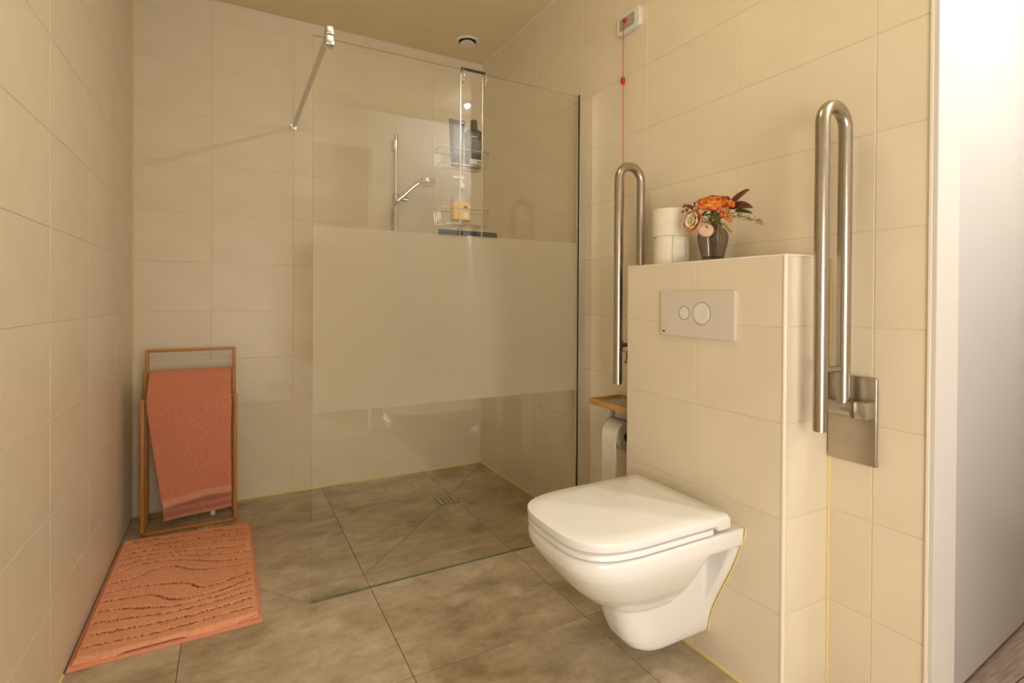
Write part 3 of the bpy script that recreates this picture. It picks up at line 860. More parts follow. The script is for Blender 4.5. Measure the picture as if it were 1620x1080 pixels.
bm = BM(); add_tube(bm, [(RX, -1.4265, RZ + 0.010), (RX, -1.575, RZ + 0.010)], 0.0125, 16)
new_obj('roller', bm, 'oak', ph)
bm = BM(); add_box(bm, 1.79, XR - 0.001, -1.535, -1.515, 0.372, 0.384, 0.002, 1)
new_obj('spare_peg', bm, 'oak', ph)

rl = thing('toilet_roll', 'toilet roll hanging on the oak roller with its paper trailing down', 'toilet roll', (RX, (RY0 + RY1) / 2, RZ), group='toilet rolls')
my = Matrix.Rotation(PI / 2, 4, 'X')        # lathe axis -> -Y
bm = BM()
rz = RZ - 0.010
add_lathe(bm, [(0.0225, 0), (RR - 0.002, 0), (RR, 0.002), (RR, 0.098), (RR - 0.002, 0.10), (0.0225, 0.10), (0.0225, 0)], (RX, RY1, rz), 48, mtx=my, cap0=False, cap1=False)
new_obj('paper', bm, 'paper', rl)
bm = BM(); add_lathe(bm, [(0.0215, 0.0005), (0.0215, 0.0995), (0.0225, 0.0995), (0.0225, 0.0005), (0.0215, 0.0005)], (RX, RY1, rz), 32, mtx=my, cap0=False, cap1=False)
new_obj('core', bm, 'card', rl)
bm = BM()
pts = []
for k in range(9):
    a = PI / 2 + PI / 2 * k / 8
    pts.append((RX + (RR + 0.0012) * math.cos(a), rz + (RR + 0.0012) * math.sin(a)))
for k in range(1, 22):
    z = rz - 0.0118 * k
    pts.append((RX - RR - 0.0012 - 0.0016 * math.sin(k * 0.8) * (k / 21) - 0.0010, z))
rows = []
for (x, z) in pts:
    rows.append([bm.verts.new((x + 0.0012 * math.sin(9 * j + z * 40), RY1 - 0.1 * j / 6, z + 0.0)) for j in range(7)])
for a, b in zip(rows, rows[1:]):
    for j in range(6): bm.faces.new((a[j], a[j + 1], b[j + 1], b[j]))
o = new_obj('loose_sheet', bm, 'paper', rl)
o.modifiers.new('thick', 'SOLIDIFY').thickness = 0.0008

for k, (cx, cy, r, label) in enumerate(((1.757, -1.777, 0.0585, 'lower of two spare toilet rolls stacked on the cistern box'),
                                         (1.754, -1.771, 0.0565, 'upper of two spare toilet rolls stacked on the cistern box'))):
    z0 = ZT + 0.0005 + k * 0.0955
    t = thing('toilet_roll', label, 'toilet roll', (cx, cy, z0), group='toilet rolls')
    bm = BM()
    prf = [(0.021, 0.0), (r - 0.003, 0.0), (r, 0.003), (r + 0.0005, 0.048), (r, 0.092), (r - 0.003, 0.095), (0.021, 0.095), (0.021, 0.0)]
    vr = add_lathe(bm, prf, (cx, cy, z0), 56, cap0=False, cap1=False)
    for v in bm.verts:
        if Vector((v.co.x - cx, v.co.y - cy)).length > 0.04:
            d = 0.0006 * noise.noise(Vector((v.co.x * 40, v.co.y * 40, v.co.z * 12 + 5 * k)))
            v.co.x += d; v.co.y += d
    new_obj('paper', bm, 'paper', t)
    bm = BM(); add_lathe(bm, [(0.020, 0.001), (0.020, 0.094), (0.021, 0.094), (0.021, 0.001), (0.020, 0.001)], (cx, cy, z0), 28, cap0=False, cap1=False)
    new_obj('core', bm, 'card', t)
    if k == 1: continue
    bm = BM()          # loose end of the sheet, a raised flap down the side
    rws = []
    for i in range(8):
        a = math.radians((228 if k == 0 else 190) + i * 7)
        rr = r + 0.0016 + (0.0022 * (1 - i / 7.0) if k == 0 else 0.0)
        rws.append([bm.verts.new((cx + rr * math.cos(a), cy + rr * math.sin(a), z0 + 0.0015 + zz * 0.092)) for zz in (0, 0.33, 0.66, 1)])
    for a, b in zip(rws, rws[1:]):
        for j in range(3): bm.faces.new((a[j], a[j + 1], b[j + 1], b[j]))
    o = new_obj('loose_end', bm, 'paper', t)
    o.modifiers.new('thick', 'SOLIDIFY').thickness = 0.0006

# ------------------------------------------------------------------ vase and flowers
VX, VY = 1.757, -1.953
vs_ = thing('ribbed_vase', 'small smoked ribbed glass vase on the cistern box', 'vase', (VX, VY, ZT))
prof = [(0.030, 0.0008), (0.032, 0.003), (0.0335, 0.016), (0.036, 0.030), (0.0405, 0.048), (0.0445, 0.066), (0.0455, 0.080), (0.042, 0.094), (0.034, 0.104), (0.0275, 0.109), (0.0265, 0.114), (0.029, 0.118)]
bm = BM()
add_lathe(bm, prof + [(r - 0.0022, z) for r, z in prof[::-1][:-2]], (VX, VY, ZT), 96, rib=(24, 0.035), cap1=True)
new_obj('body', bm, 'vase_glass', vs_)
bm = BM(); add_lathe(bm, [(0.0285, 0.0035), (0.0300, 0.016), (0.0305, 0.0175), (0.001, 0.0175)], (VX, VY, ZT), 40)
new_obj('water', bm, 'water', vs_)

def petal(bm, base, direction, up, L, W, cup=0.3, curl=0.2, mi=0, nu=7, nv=5, tip=0.0, ruffle=0.0):
    """curved leaf/petal grid from base along direction; up = side it cups to"""
    d = Vector(direction).normalized(); upv = Vector(up); upv = (upv - d * upv.dot(d)).normalized(); s_ = d.cross(upv)
    base = Vector(base); g = []
    for i in range(nu + 1):
        t = i / nu
        if tip: w = W * math.sin(PI * min(1, t ** 0.8)) ** 0.8 * (1 - tip * t)
        else: w = W * (0.30 + 0.70 * math.sin(PI * min(t * 0.62, 1))) * (math.sqrt(max(0, 1 - max(0, (t - 0.72) / 0.28) ** 2.2)) if t > 0.72 else 1)
        row = []
        for j in range(nv + 1):
            q = 2 * j / nv - 1
            p = base + d * (L * t) + s_ * (w * q) + upv * (L * (cup * q * q * 0.5 + curl * t * t) + ruffle * math.sin(7 * q + 9 * t) * t)
            row.append(bm.verts.new(p))
        g.append(row)
    for a, b in zip(g, g[1:]):
        for j in range(nv):
            bm.faces.new((a[j], a[j + 1], b[j + 1], b[j])).material_index = mi

def flower(name, label, cat, base):
    return thing(name, label, cat, base, group='bouquet in the ribbed vase')

TO = Vector((-0.72, -0.60, 0.30)).normalized()   # towards the room
mouth = Vector((VX, VY, ZT + 0.112))
def stem_obj(parent, top, r=0.0016, foot=None, bend=None):
    foot = Vector(foot or (VX + random.uniform(-.010, .010), VY + random.uniform(-.010, .010), ZT + 0.012))
    m2 = mouth + Vector((random.uniform(-.010, .010), random.uniform(-.010, .010), 0))
    bm = BM(); add_tube(bm, smooth_path([foot, m2, (m2 + Vector(top)) / 2 + Vector((0, 0, 0.008)), Vector(top)], 6), r, 7)
    return new_obj('stem', bm, 'stem', parent)

# big orange rose
c = Vector((1.742, -1.970, 1.355))
t = flower('orange_rose', 'large orange rose with pink outer petals at the top of the bouquet', 'flower', mouth[:])
axis = (TO * 0.55 + Vector((0, 0, 1)) * 0.7).normalized()
ax1 = axis.orthogonal().normalized(); ax2 = axis.cross(ax1)
for ring, (n, L, W, spread, mname) in enumerate(((4, 0.040, 0.015, 0.25, 'rose_in'), (5, 0.046, 0.020, 0.55, 'rose_in'), (6, 0.052, 0.024, 0.95, 'rose_yellow'), (6, 0.060, 0.028, 1.12, 'rose_out'))):
    for i in range(n):
        a = 2 * PI * i / n + ring * 0.7
        out = ax1 * math.cos(a) + ax2 * math.sin(a)
        d = (axis + out * spread).normalized()
        bm = BM(); petal(bm, c - axis * 0.012 + out * 0.004, d, axis - out * 0.4, L, W, cup=0.45, curl=0.10 - 0.12 * ring, ruffle=0.0012)
        o = new_obj('petal', bm, mname, t, angle=80); o.modifiers.new('thick', 'SOLIDIFY').thickness = 0.0006
stem_obj(t, c - axis * 0.010, 0.0022)
bm = BM()
for i in range(5):
    a = 2 * PI * i / 5; out = ax1 * math.cos(a) + ax2 * math.sin(a)
    petal(bm, c - axis * 0.014, (out - axis * 0.1), -axis, 0.030, 0.006, cup=0.2, curl=0.2, tip=0.6)
new_obj('sepals', bm, 'green_leaf', t, angle=80)

# peach and cream blossom
c = Vector((1.715, -1.925, 1.318))
t = flower('peach_blossom', 'peach and cream open blossom drooping over the vase rim', 'flower', mouth[:])
axis = Vector((-0.78, 0.05, 0.10)).normalized(); ax1 = axis.orthogonal().normalized(); ax2 = axis.cross(ax1)
for ring, (n, L, W, spread, mname) in enumerate(((4, 0.024, 0.011, 0.5, 'cream_petal'), (5, 0.034, 0.015, 1.2, 'cream_petal'), (6, 0.040, 0.016, 2.4, 'peach_petal'))):
    for i in range(n):
        a = 2 * PI * i / n + ring * 0.5
        out = ax1 * math.cos(a) + ax2 * math.sin(a)
        d = (axis + out * spread).normalized()
        bm = BM(); petal(bm, c + out * 0.002, d, axis - out * 0.3, L, W, cup=0.35, curl=-0.05 * ring, ruffle=0.0018)
        o = new_obj('petal', bm, mname, t, angle=80); o.modifiers.new('thick', 'SOLIDIFY').thickness = 0.0006
stem_obj(t, c, 0.0018)

# pale round petal hanging in front of the vase
c = Vector((1.708, -1.972, 1.285))
t = flower('pale_petal_flower', 'pale pink round petal hanging in front of the vase neck', 'flower', mouth[:])
bm = BM()
nrm = Vector((-0.80, -0.58, 0.15)).normalized(); a1 = nrm.cross(Vector((0, 0, 1))).normalized(); a2 = a1.cross(nrm)
rings = []
for k in range(6):
    rr = 0.0225 * (k + 0.05) / 5
    rings.append([c + nrm * (0.005 * (1 - (k / 5) ** 2)) + a1 * (rr * (1 + 0.10 * math.cos(i * 2 * PI / 24)) * math.cos(i * 2 * PI / 24)) + a2 * (rr * 0.92 * math.sin(i * 2 * PI / 24)) for i in range(24)])
add_ring_loft(bm, rings, True, False)
o = new_obj('petal', bm, 'pale_petal', t, angle=80); o.modifiers.new('thick', 'SOLIDIFY').thickness = 0.0008
bm = BM(); add_lathe(bm, [(0.0005, -0.003), (0.0028, -0.001), (0.0028, 0.001), (0.0005, 0.003)], c + nrm * 0.008 + Vector((0.001, 0, 0.009)), 10)
new_obj('seed', bm, 'dark', t)
stem_obj(t, c + Vector((0.006, 0.004, 0.004)), 0.0012)

# russet leaves
for lab, base, tip, W, mname, nm in (('dark russet pointed leaf rising at the upper right of the bouquet', (1.745, -2.030, 1.352), (1.735, -2.094, 1.394), 0.019, 'brown_leaf', 'russet_leaf'),
                        ('broad russet leaf spreading right of the rose', (1.738, -2.035, 1.345), (1.722, -2.118, 1.340), 0.024, 'brown_leaf', 'russet_leaf'),
                        ('dark green leaf low in the front of the bouquet', (1.715, -1.985, 1.338), (1.705, -2.025, 1.297), 0.017, 'green_leaf', 'green_leaf'),
                        ('small green leaf under the russet leaves', (1.730, -2.060, 1.330), (1.722, -2.118, 1.322), 0.009, 'green_leaf', 'green_leaf'),
                        ('green leaf between the rose and the peach blossom', (1.715, -1.945, 1.325), (1.705, -1.975, 1.345), 0.012, 'green_leaf', 'green_leaf'),
                        ('dark green leaf deep in the middle of the bouquet', (1.735, -1.965, 1.315), (1.712, -2.000, 1.340), 0.018, 'green_leaf', 'green_leaf')):
    t = flower(nm, lab, 'leaf', mouth[:])
    base = Vector(base); tip = Vector(tip); d = tip - base
    bm = BM(); petal(bm, base, d, Vector((-0.6, -0.3, 0.6)), d.length, W, cup=0.25, curl=-0.12, tip=0.45, nu=9, nv=6)
    o = new_obj('blade', bm, mname, t, angle=80); o.modifiers.new('thick', 'SOLIDIFY').thickness = 0.0005
    bm = BM(); add_tube(bm, [base + d * k / 6 + Vector((-0.0015, -0.001, 0.0005 - 0.0012 * (k / 6) ** 2 * 6 * d.length)) for k in range(6)], 0.0006, 5)
    new_obj('midrib', bm, 'stem', t)
    stem_obj(t, base, 0.0011)

# sprigs
def sprig(name, label, root, tip, n, spread, bud, br, leafy=False, seed=1):
    rnd = random.Random(seed)
    t = flower(name, label, 'sprig', mouth[:])
    root = Vector(root); tip = Vector(tip)
    stem_obj(t, root, 0.0011)
    bm = BM(); path = smooth_path([root, (root + tip) / 2 + Vector((0, 0, 0.006)), tip], 8)
    add_tube(bm, path, 0.0008, 5)
    bb = BM()
    for i in range(n):
        p = path[1 + int((len(path) - 2) * (i + 1) / n)]
        e = p + Vector((rnd.uniform(-1, 0.6), rnd.uniform(-1, 1), rnd.uniform(-0.8, 1))) * spread * (1.1 - 0.6 * i / n)
        add_tube(bm, [p, (p + e) / 2 + Vector((0, 0, 0.001)), e], 0.0005, 4)
        r = br * rnd.uniform(0.7, 1.2)
        bmesh.ops.create_icosphere(bb, subdivisions=1, radius=r, matrix=Matrix.Translation(e) @ Matrix.Diagonal((1, 1, rnd.uniform(1, 1.6), 1)))
    new_obj('twigs', bm, 'stem' if bud != 'berry' else 'berry', t)
    o = new_obj('buds', bb, bud, t)
    return t
sprig('berry_sprig', 'sprig of dark red berries at the left of the rose', (1.728, -1.935, 1.362), (1.715, -1.878, 1.362), 16, 0.016, 'berry', 0.0038, seed=3)
sprig('heather_sprig', 'long olive sprig of tiny buds trailing to the right', (1.722, -2.020, 1.326), (1.715, -2.160, 1.286), 70, 0.014, 'olive_bud', 0.0019, seed=5)
sprig('orange_sprig', 'cluster of small orange florets right of the rose', (1.722, -2.010, 1.332), (1.715, -2.062, 1.352), 22, 0.016, 'orange_bud', 0.0046, seed=9)
sprig('orange_sprig', 'small orange floret low at the right of the vase neck', (1.712, -2.030, 1.318), (1.708, -2.062, 1.303), 9, 0.008, 'orange_bud', 0.0045, seed=12)
t = flower('cut_stem', 'short cut olive stem leaning out right of the vase neck', 'stem', mouth[:])
bm = BM(); add_tube(bm, [mouth + Vector((-0.01, -0.005, 0.012)), (1.710, -2.035, 1.297), (1.706, -2.063, 1.270)], 0.0036, 10)
new_obj('stalk', bm, 'olive_bud', t)

# ------------------------------------------------------------------ hand shower on its slide rail
sh = thing('shower_set', 'chrome hand shower on a slide rail on the shower end wall', 'shower', (1.28, -0.05, 1.2))
SX, SY = 1.279, -0.055
bm = BM(); add_tube(bm, [(SX, SY, 1.05), (SX, SY, 2.03)], 0.0105, 18)
new_obj('slide_rail', bm, 'chrome', sh)
for z in (1.985, 1.10):
    bm = BM(); add_box(bm, SX - 0.014, SX + 0.014, SY - 0.006, -0.001, z - 0.030, z + 0.030, 0.005, 2)
    new_obj('rail_bracket', bm, 'satin_chrome', sh)
bm = BM(); add_lathe(bm, [(0.0125, -0.004), (0.0125, 0.030), (0.009, 0.034)], (SX, SY, 2.008), 18)
new_obj('rail_cap', bm, 'satin_chrome', sh)
bm = BM(); add_lathe(bm, [(0.017, -0.028), (0.020, -0.02), (0.020, 0.02), (0.017, 0.028)], (SX, SY, 1.665), 20)
sl = new_obj('slider', bm, 'satin_chrome', sh)
bm = BM(); add_tube(bm, [(SX + 0.005, SY - 0.012, 1.662), (SX + 0.062, SY - 0.022, 1.658)], 0.017, 16)
new_obj('clamp_knob', bm, 'satin_chrome', sl)
hs = Vector((SX - 0.005, SY - 0.045, 1.640)); he = Vector((1.395, -0.150, 1.752))
bm = BM(); add_tube(bm, smooth_path([hs, hs.lerp(he, 0.35), hs.lerp(he, 0.75) + Vector((0, 0, 0.004)), he], 5), lambda t: 0.0115 + 0.003 * t, 16)
hd = new_obj('hand_shower', bm, 'chrome', sh)
nrm = Vector((0.10, -0.10, -0.99)).normalized()
rot = nrm.to_track_quat('Z', 'Y').to_matrix().to_4x4()
hc = Vector((1.432, -0.165, 1.757))
bm = BM(); add_lathe(bm, [(0.020, -0.020), (0.044, -0.016), (0.050, -0.008), (0.050, 0.014), (0.047, 0.018), (0.045, 0.016), (0.002, 0.016)], hc, 36, mtx=rot)
new_obj('shower_head', bm, 'chrome', hd)
bm = BM()
hose = smooth_path([hs, hs + Vector((-0.022, 0, -0.05)), (SX - 0.032, SY - 0.03, 1.50), (SX - 0.030, SY - 0.03, 1.2), (SX - 0.01, SY - 0.04, 0.85), (SX + 0.06, SY - 0.05, 0.72), (SX + 0.12, SY - 0.04, 0.85), (SX + 0.12, SY - 0.03, 0.98)], 60)
add_tube(bm, hose, lambda t: 0.0062 + 0.0012 * math.sin(t * 1500), 8)
new_obj('hose', bm, 'satin_chrome', sh)

# ------------------------------------------------------------------ hanging caddy behind the glass
cd = thing('shower_caddy', 'chrome wire caddy with two baskets hooked over the glass screen', 'caddy', (1.28, YG, 1.99))
RXA, RXB = 1.232, 1.329
YR = YG + 0.020
for x in (RXA, RXB):
    bm = BM()
    # hook over the pane edge, S-shaped front end
    pts = [(x, YR, 1.318), (x, YR, 1.6), (x, YR, 1.965)] + arc((x, YG + 0.003, 1.972), 0.0185, 0, PI, 10, (0, 1, 0), (0, 0, 1))[1:] + \
          [(x, YG - 0.0165, 1.955), (x - 0.001, YG - 0.011, 1.942), (x - 0.002, YG - 0.015, 1.928)]
    add_tube(bm, smooth_path(pts, 3), 0.0026, 10)
    o = new_obj('hanger_rod', bm, 'caddy_wire', cd)
    bm = BM(); bmesh.ops.create_uvsphere(bm, u_segments=14, v_segments=10, radius=0.0075, matrix=Matrix.Translation((x, YR, 1.316)))
    new_obj('end_ball', bm, 'satin_chrome', o)
bm = BM(); add_tube(bm, [(RXA - 0.004, YG + 0.001, 1.992), (RXB + 0.004, YG + 0.001, 1.992)], 0.0052, 12)
new_obj('top_sleeve', bm, 'rubber', cd)
def basket(zr, zb):
    cx = (RXA + RXB) / 2 - 0.018
    hw, y0, y1 = 0.112, YR + 0.004, YR + 0.112
    t = thing('x', 'x', 'x') if False else None
    bm = BM()
    # rim: rounded rectangle, tapering towards the front corners
    o1 = rrect(2 * hw, y1 - y0, 0.030, 5, cx, (y0 + y1) / 2)
    add_tube(bm, [(p[0], p[1], zr) for p in o1], 0.0024, 8, closed=True)
    rim = new_obj('basket_rim', bm, 'caddy_wire', cd)
    o2 = rrect(2 * hw - 0.020, y1 - y0 - 0.016, 0.026, 5, cx, (y0 + y1) / 2)
    bm = BM(); add_tube(bm, [(p[0], p[1], zb) for p in o2], 0.0018, 6, closed=True)
    new_obj('basket_floor_ring', bm, 'caddy_wire', rim)
    bm = BM()
    for k in range(3):
        x = cx - hw + 0.030 + (2 * hw - 0.060) * k / 2
        add_tube(bm, [(x, y0 + 0.008, zb), (x, y1 - 0.008, zb), (x, y1 - 0.001, zr)], 0.0010, 5)
    for k in range(4):
        y = y0 + 0.022 + (y1 - y0 - 0.044) * k / 3
        add_tube(bm, [(cx - hw + 0.001, y, zr), (cx - hw + 0.010, y, zb), (cx + hw - 0.010, y, zb), (cx + hw - 0.001, y, zr)], 0.0009, 5)
    new_obj('basket_wires', bm, 'caddy_wire', rim)
    return zb
ZB1 = basket(1.678, 1.618)
ZB2 = basket(1.437, 1.375)

# squeezed black tube
def black_print(parent, x0, x1, z0, z1, yf, n, seed):
    rnd = random.Random(seed); bm = BM()
    for k in range(n):
        z = z1 - (z1 - z0) * k / (n - 1)
        x = x0
        while x < x1 - 0.003:
            w = rnd.uniform(0.003, 0.009); xe = min(x + w, x1)
            vs = [bm.verts.new(p) for p in ((x, yf, z), (xe, yf, z), (xe, yf, z + 0.0016), (x, yf, z + 0.0016))]
            bm.faces.new(vs); x = xe + 0.0013
    o = new_obj('print', bm, 'print', parent, smooth=False)
    o.modifiers.new('thick', 'SOLIDIFY').thickness = 0.0002
    return o
tb = thing('shampoo_tube', 'black squeeze tube standing at the left of the upper caddy basket', 'tube', (1.241, -1.085, ZB1))
bm = BM(); rings = []
cx, cy = 1.241, -1.085
for k in range(9):
    t_ = k / 8
    hw = 0.027 + 0.008 * t_; hd = 0.017 * (1 - t_) + 0.0016 * t_
    z = ZB1 + 0.030 + t_ * 0.165
    rings.append([Vector((cx + hw * math.cos(a) * (1 if True else 1), cy + hd * math.sin(a), z)) for a in [2 * PI * i / 28 for i in range(28)]])
add_ring_loft(bm, rings)
new_obj('body', bm, 'black_plastic', tb)
bm = BM(); add_lathe(bm, [(0.022, 0.0022), (0.023, 0.004), (0.023, 0.030), (0.020, 0.032)], (cx, cy, ZB1), 28)
new_obj('cap', bm, 'black_plastic', tb)
black_print(tb, cx - 0.020, cx + 0.018, ZB1 + 0.05, ZB1 + 0.165, cy - 0.0185, 22, 4)
bm = BM(); add_box(bm, cx + 0.020, cx + 0.028, cy - 0.0055, cy - 0.004, ZB1 + 0.180, ZB1 + 0.190)
new_obj('silver_corner', bm, 'label_pale', tb, smooth=False)

bt = thing('shampoo_bottle', 'black shampoo bottle with printed back at the right of the upper caddy basket', 'bottle', (1.318, -1.085, ZB1))
cx = 1.318
bm = BM(); rings = []
for z, hw, hd in ((0.0022, 0.030, 0.016), (0.006, 0.034, 0.019), (0.03, 0.0355, 0.020), (0.09, 0.0375, 0.021), (0.135, 0.0385, 0.021), (0.150, 0.0375, 0.020), (0.158, 0.032, 0.018), (0.163, 0.020, 0.015), (0.166, 0.0135, 0.0135)):
    rings.append([Vector((cx + hw * math.copysign(abs(math.cos(a)) ** 0.6, math.cos(a)), cy + hd * math.copysign(abs(math.sin(a)) ** 0.6, math.sin(a)), ZB1 + z)) for a in [2 * PI * i / 36 for i in range(36)]])
add_ring_loft(bm, rings)
new_obj('body', bm, 'black_plastic', bt)
bm = BM(); add_lathe(bm, [(0.0145, 0.166), (0.0150, 0.168), (0.0150, 0.198), (0.013, 0.203), (0.006, 0.205)], (cx, cy, ZB1), 28)
new_obj('cap', bm, 'black_plastic', bt)
black_print(bt, cx - 0.022, cx + 0.026, ZB1 + 0.060, ZB1 + 0.115, cy - 0.0216, 12, 8)
bm = BM()
for x0, w in ((-0.022, 0.018), (-0.003, 0.010)):
    for z in (0.127,): add_box(bm, cx + x0, cx + x0 + w, cy - 0.0218, cy - 0.0212, ZB1 + z, ZB1 + z + 0.0035)
new_obj('title_print', bm, 'label_pale', bt, smooth=False)
bm = BM(); add_box(bm, cx - 0.024, cx + 0.029, cy - 0.0212, cy - 0.0196, ZB1 + 0.014, ZB1 + 0.036, 0.0005, 1)
lb = new_obj('label', bm, 'label_pale', bt, smooth=False)
bm = BM()
for k in range(9): add_box(bm, cx + 0.006 + k * 0.0024, cx + 0.0072 + k * 0.0024, cy - 0.0216, cy - 0.0211, ZB1 + 0.018, ZB1 + 0.030)
new_obj('barcode', bm, 'dark', lb, smooth=False)

so = thing('soap_dispenser', 'clear pump bottle of yellow-labelled soap in the lower caddy basket', 'bottle', (1.258, -1.085, ZB2))
cx = 1.258
def sqring(hw, hd, z, p=0.55): return [Vector((cx + hw * math.copysign(abs(math.cos(a)) ** p, math.cos(a)), cy + hd * math.copysign(abs(math.sin(a)) ** p, math.sin(a)), z)) for a in [2 * PI * i / 36 for i in range(36)]]
bm = BM()
add_ring_loft(bm, [sqring(hw, hd, ZB2 + z) for z, hw, hd in ((0.0022, 0.034, 0.022), (0.006, 0.038, 0.025), (0.10, 0.039, 0.026), (0.125, 0.036, 0.024), (0.143, 0.026, 0.020), (0.152, 0.016, 0.016), (0.158, 0.0135, 0.0135))])
new_obj('body', bm, 'clear_plastic', so)
bm = BM()
add_ring_loft(bm, [sqring(0.0396, 0.0266, ZB2 + z) for z in (0.022, 0.094)], False, False)
lb = new_obj('label', bm, 'yellow_label', so)
bm = BM(); add_box(bm, cx + 0.004, cx + 0.022, cy - 0.0274, cy - 0.0266, ZB2 + 0.030, ZB2 + 0.052)
new_obj('label_panel', bm, 'label_pale', lb, smooth=False)
bm = BM()
for x in (0.006, 0.014): add_box(bm, cx + x, cx + x + 0.006, cy - 0.0274, cy - 0.0266, ZB2 + 0.068, ZB2 + 0.078)
new_obj('label_mark', bm, 'dark', lb, smooth=False)
bm = BM(); add_lathe(bm, [(0.0145, 0.156), (0.0145, 0.170), (0.010, 0.172), (0.010, 0.178), (0.006, 0.179), (0.006, 0.190), (0.0125, 0.191), (0.0125, 0.203), (0.010, 0.206)], (cx + 0.004, cy, ZB2), 24)
add_box(bm, cx - 0.036, cx + 0.006, cy - 0.006, cy + 0.006, ZB2 + 0.194, ZB2 + 0.203, 0.002, 2)
new_obj('pump', bm, 'white_plastic', so)

# squeegee hanging on the inside of the pane
sq = thing('squeegee', 'squeegee with black blade and pale handle hanging below the shower caddy', 'squeegee', (1.275, YG + 0.03, 1.17))
bm = BM(); add_box(bm, 1.146, 1.408, YG + 0.031, YG + 0.039, 1.322, 1.338, 0.002, 1); add_box(bm, 1.148, 1.406, YG + 0.0335, YG + 0.0365, 1.336, 1.349)
new_obj('blade', bm, 'rubber', sq)
bm = BM(); add_tube(bm, smooth_path([(1.273, YG + 0.034, 1.325), (1.273, YG + 0.026, 1.300), (1.273, YG + 0.018, 1.27), (1.274, YG + 0.015, 1.22), (1.275, YG + 0.015, 1.168)], 4), lambda t: 0.0125 - 0.0035 * min(1, t * 2.5), 14)
new_obj('handle', bm, 'white_plastic', sq)

# ------------------------------------------------------------------ bamboo towel rack
rk = thing('towel_rack', 'bamboo three-frame floor towel rack in the corner', 'towel rack', (0.255, -0.16, 0))
def bar(bm, x0, x1, y0, y1, z0, z1): add_box(bm, x0, x1, y0, y1, z0, z1, 0.003, 2)
X0, X1 = 0.064, 0.447
frames = ((-0.283, 0.613, X0, X1), (-0.170, 0.716, X0 - 0.002, X1 - 0.008), (-0.057, 0.816, X0 - 0.008, X1 - 0.004))
for k, (y, zt, xa, xb) in enumerate(frames):
    for x in (xa, xb - 0.016):
        bm = BM(); bar(bm, x, x + 0.016, y, y + 0.016, 0.0155, zt)
        new_obj('post', bm, 'bamboo', rk)
    bm = BM(); bar(bm, xa + 0.0165, xb - 0.0165, y + 0.001, y + 0.015, zt - 0.0145, zt - 0.0005)
    new_obj('top_rail', bm, 'bamboo', rk)
for x in (X0, X1 - 0.016):
    bm = BM(); bar(bm, x, x + 0.016, -0.2665, -0.0415, 0.0005, 0.0150); new_obj('side_foot', bm, 'bamboo', rk)
bm = BM(); bar(bm, X0 - 0.002, X1 + 0.002, -0.283, -0.267, 0.0005, 0.0150); new_obj('front_foot', bm, 'bamboo', rk)
bm = BM(); bar(bm, X0 + 0.0165, X1 - 0.0165, -0.057, -0.041, 0.0005, 0.0150); new_obj('rear_foot', bm, 'bamboo', rk)
for x in (X0 + 0.007, X1 - 0.007):
    bm = BM(); add_lathe(bm, [(0.0032, 0.0), (0.0032, 0.0012)], (x, -0.2828, 0.0078), 12, mtx=Matrix.Rotation(PI / 2, 4, 'X'))
    new_obj('screw_hole', bm, 'dark', rk)

# towel draped over the middle and front rails
tw_o = thing('towel', 'terracotta terry towel draped over the bamboo rack', 'towel', (0.26, -0.29, 0.12))
path = []   # (y, z) along the cloth from the back hem to the front hem
NB = 92
for k in range(NB + 1):
    t_ = k / NB; path.append((-0.180 + 0.030 * t_, 0.026 + t_ * 0.688))
BACKN = len(path)
path += smooth_path([(-0.151, 0.7175), (-0.160, 0.7232), (-0.174, 0.7222), (-0.200, 0.7080), (-0.232, 0.6790), (-0.262, 0.6480), (-0.2835, 0.6165), (-0.2905, 0.590)], 3)[:-1]
FRONTN = 38
for k in range(FRONTN):
    t_ = k / (FRONTN - 1); path.append((-0.2905 - 0.010 * math.sin(t_ * 2.2), 0.590 - t_ * 0.462))
npth = len(path); NX = 56
def tw_edges(i):
    y, z = path[i]
    if i < BACKN:
        t_ = i / (BACKN - 1); return (0.143 + (0.088 - 0.143) * t_, 0.424 - 0.002 * t_)
    if i < npth - FRONTN: return (0.088, 0.421)
    t_ = (i - (npth - FRONTN)) / (FRONTN - 1)
    return (0.088 + 0.064 * t_ ** 1.1, 0.424 - 0.004 * math.sin(t_ * PI))
bm = BM(); rows = []
for i in range(npth):
    y, z = path[i]; xa, xb = tw_edges(i); row = []
    for j in range(NX + 1):
        q = j / NX; x = xa + (xb - xa) * q
        if i >= npth - FRONTN:
            t_ = (i - (npth - FRONTN)) / (FRONTN - 1)
            dz = 0.040 * (q - 0.38) * t_ + 0.006 * math.sin(q * 4) * t_
            fold = -0.007 * math.sin(q * 5.5 + 1.0) * t_ + 0.003 * math.sin(q * 13) * t_
        elif i < BACKN:
            t_ = 1 - i / (BACKN - 1); dz = -0.010 * (1 - q) * t_ + (0.014 * t_ * q); fold = 0.006 * math.sin(q * 6) * t_
        else: dz = 0; fold = 0
        nz = 0.0014 * noise.noise(Vector((x * 160, z * 160, i * 0.05))) + 0.0016 * noise.noise(Vector((x * 45, z * 45, 3.1)))
        row.append(bm.verts.new((x + 0.0012 * noise.noise(Vector((0, z * 90, q * 3))), y + fold - nz, z + dz)))
    rows.append(row)
for i in range(npth - 1):
    for j in range(NX):
        f = bm.faces.new((rows[i][j], rows[i][j + 1], rows[i + 1][j + 1], rows[i + 1][j]))
        mi = 0
        if i >= npth - 4: mi = 1                      # front hem
        if i < BACKN and (i <= 1 or i in (5, 6)): mi = 1    # flat bands of the back end
        f.material_index = mi
o = new_obj('cloth', bm, ['terry', 'terry_band'], tw_o, angle=80)
md = o.modifiers.new('thick', 'SOLIDIFY'); md.thickness = 0.005; md.offset = 0.0
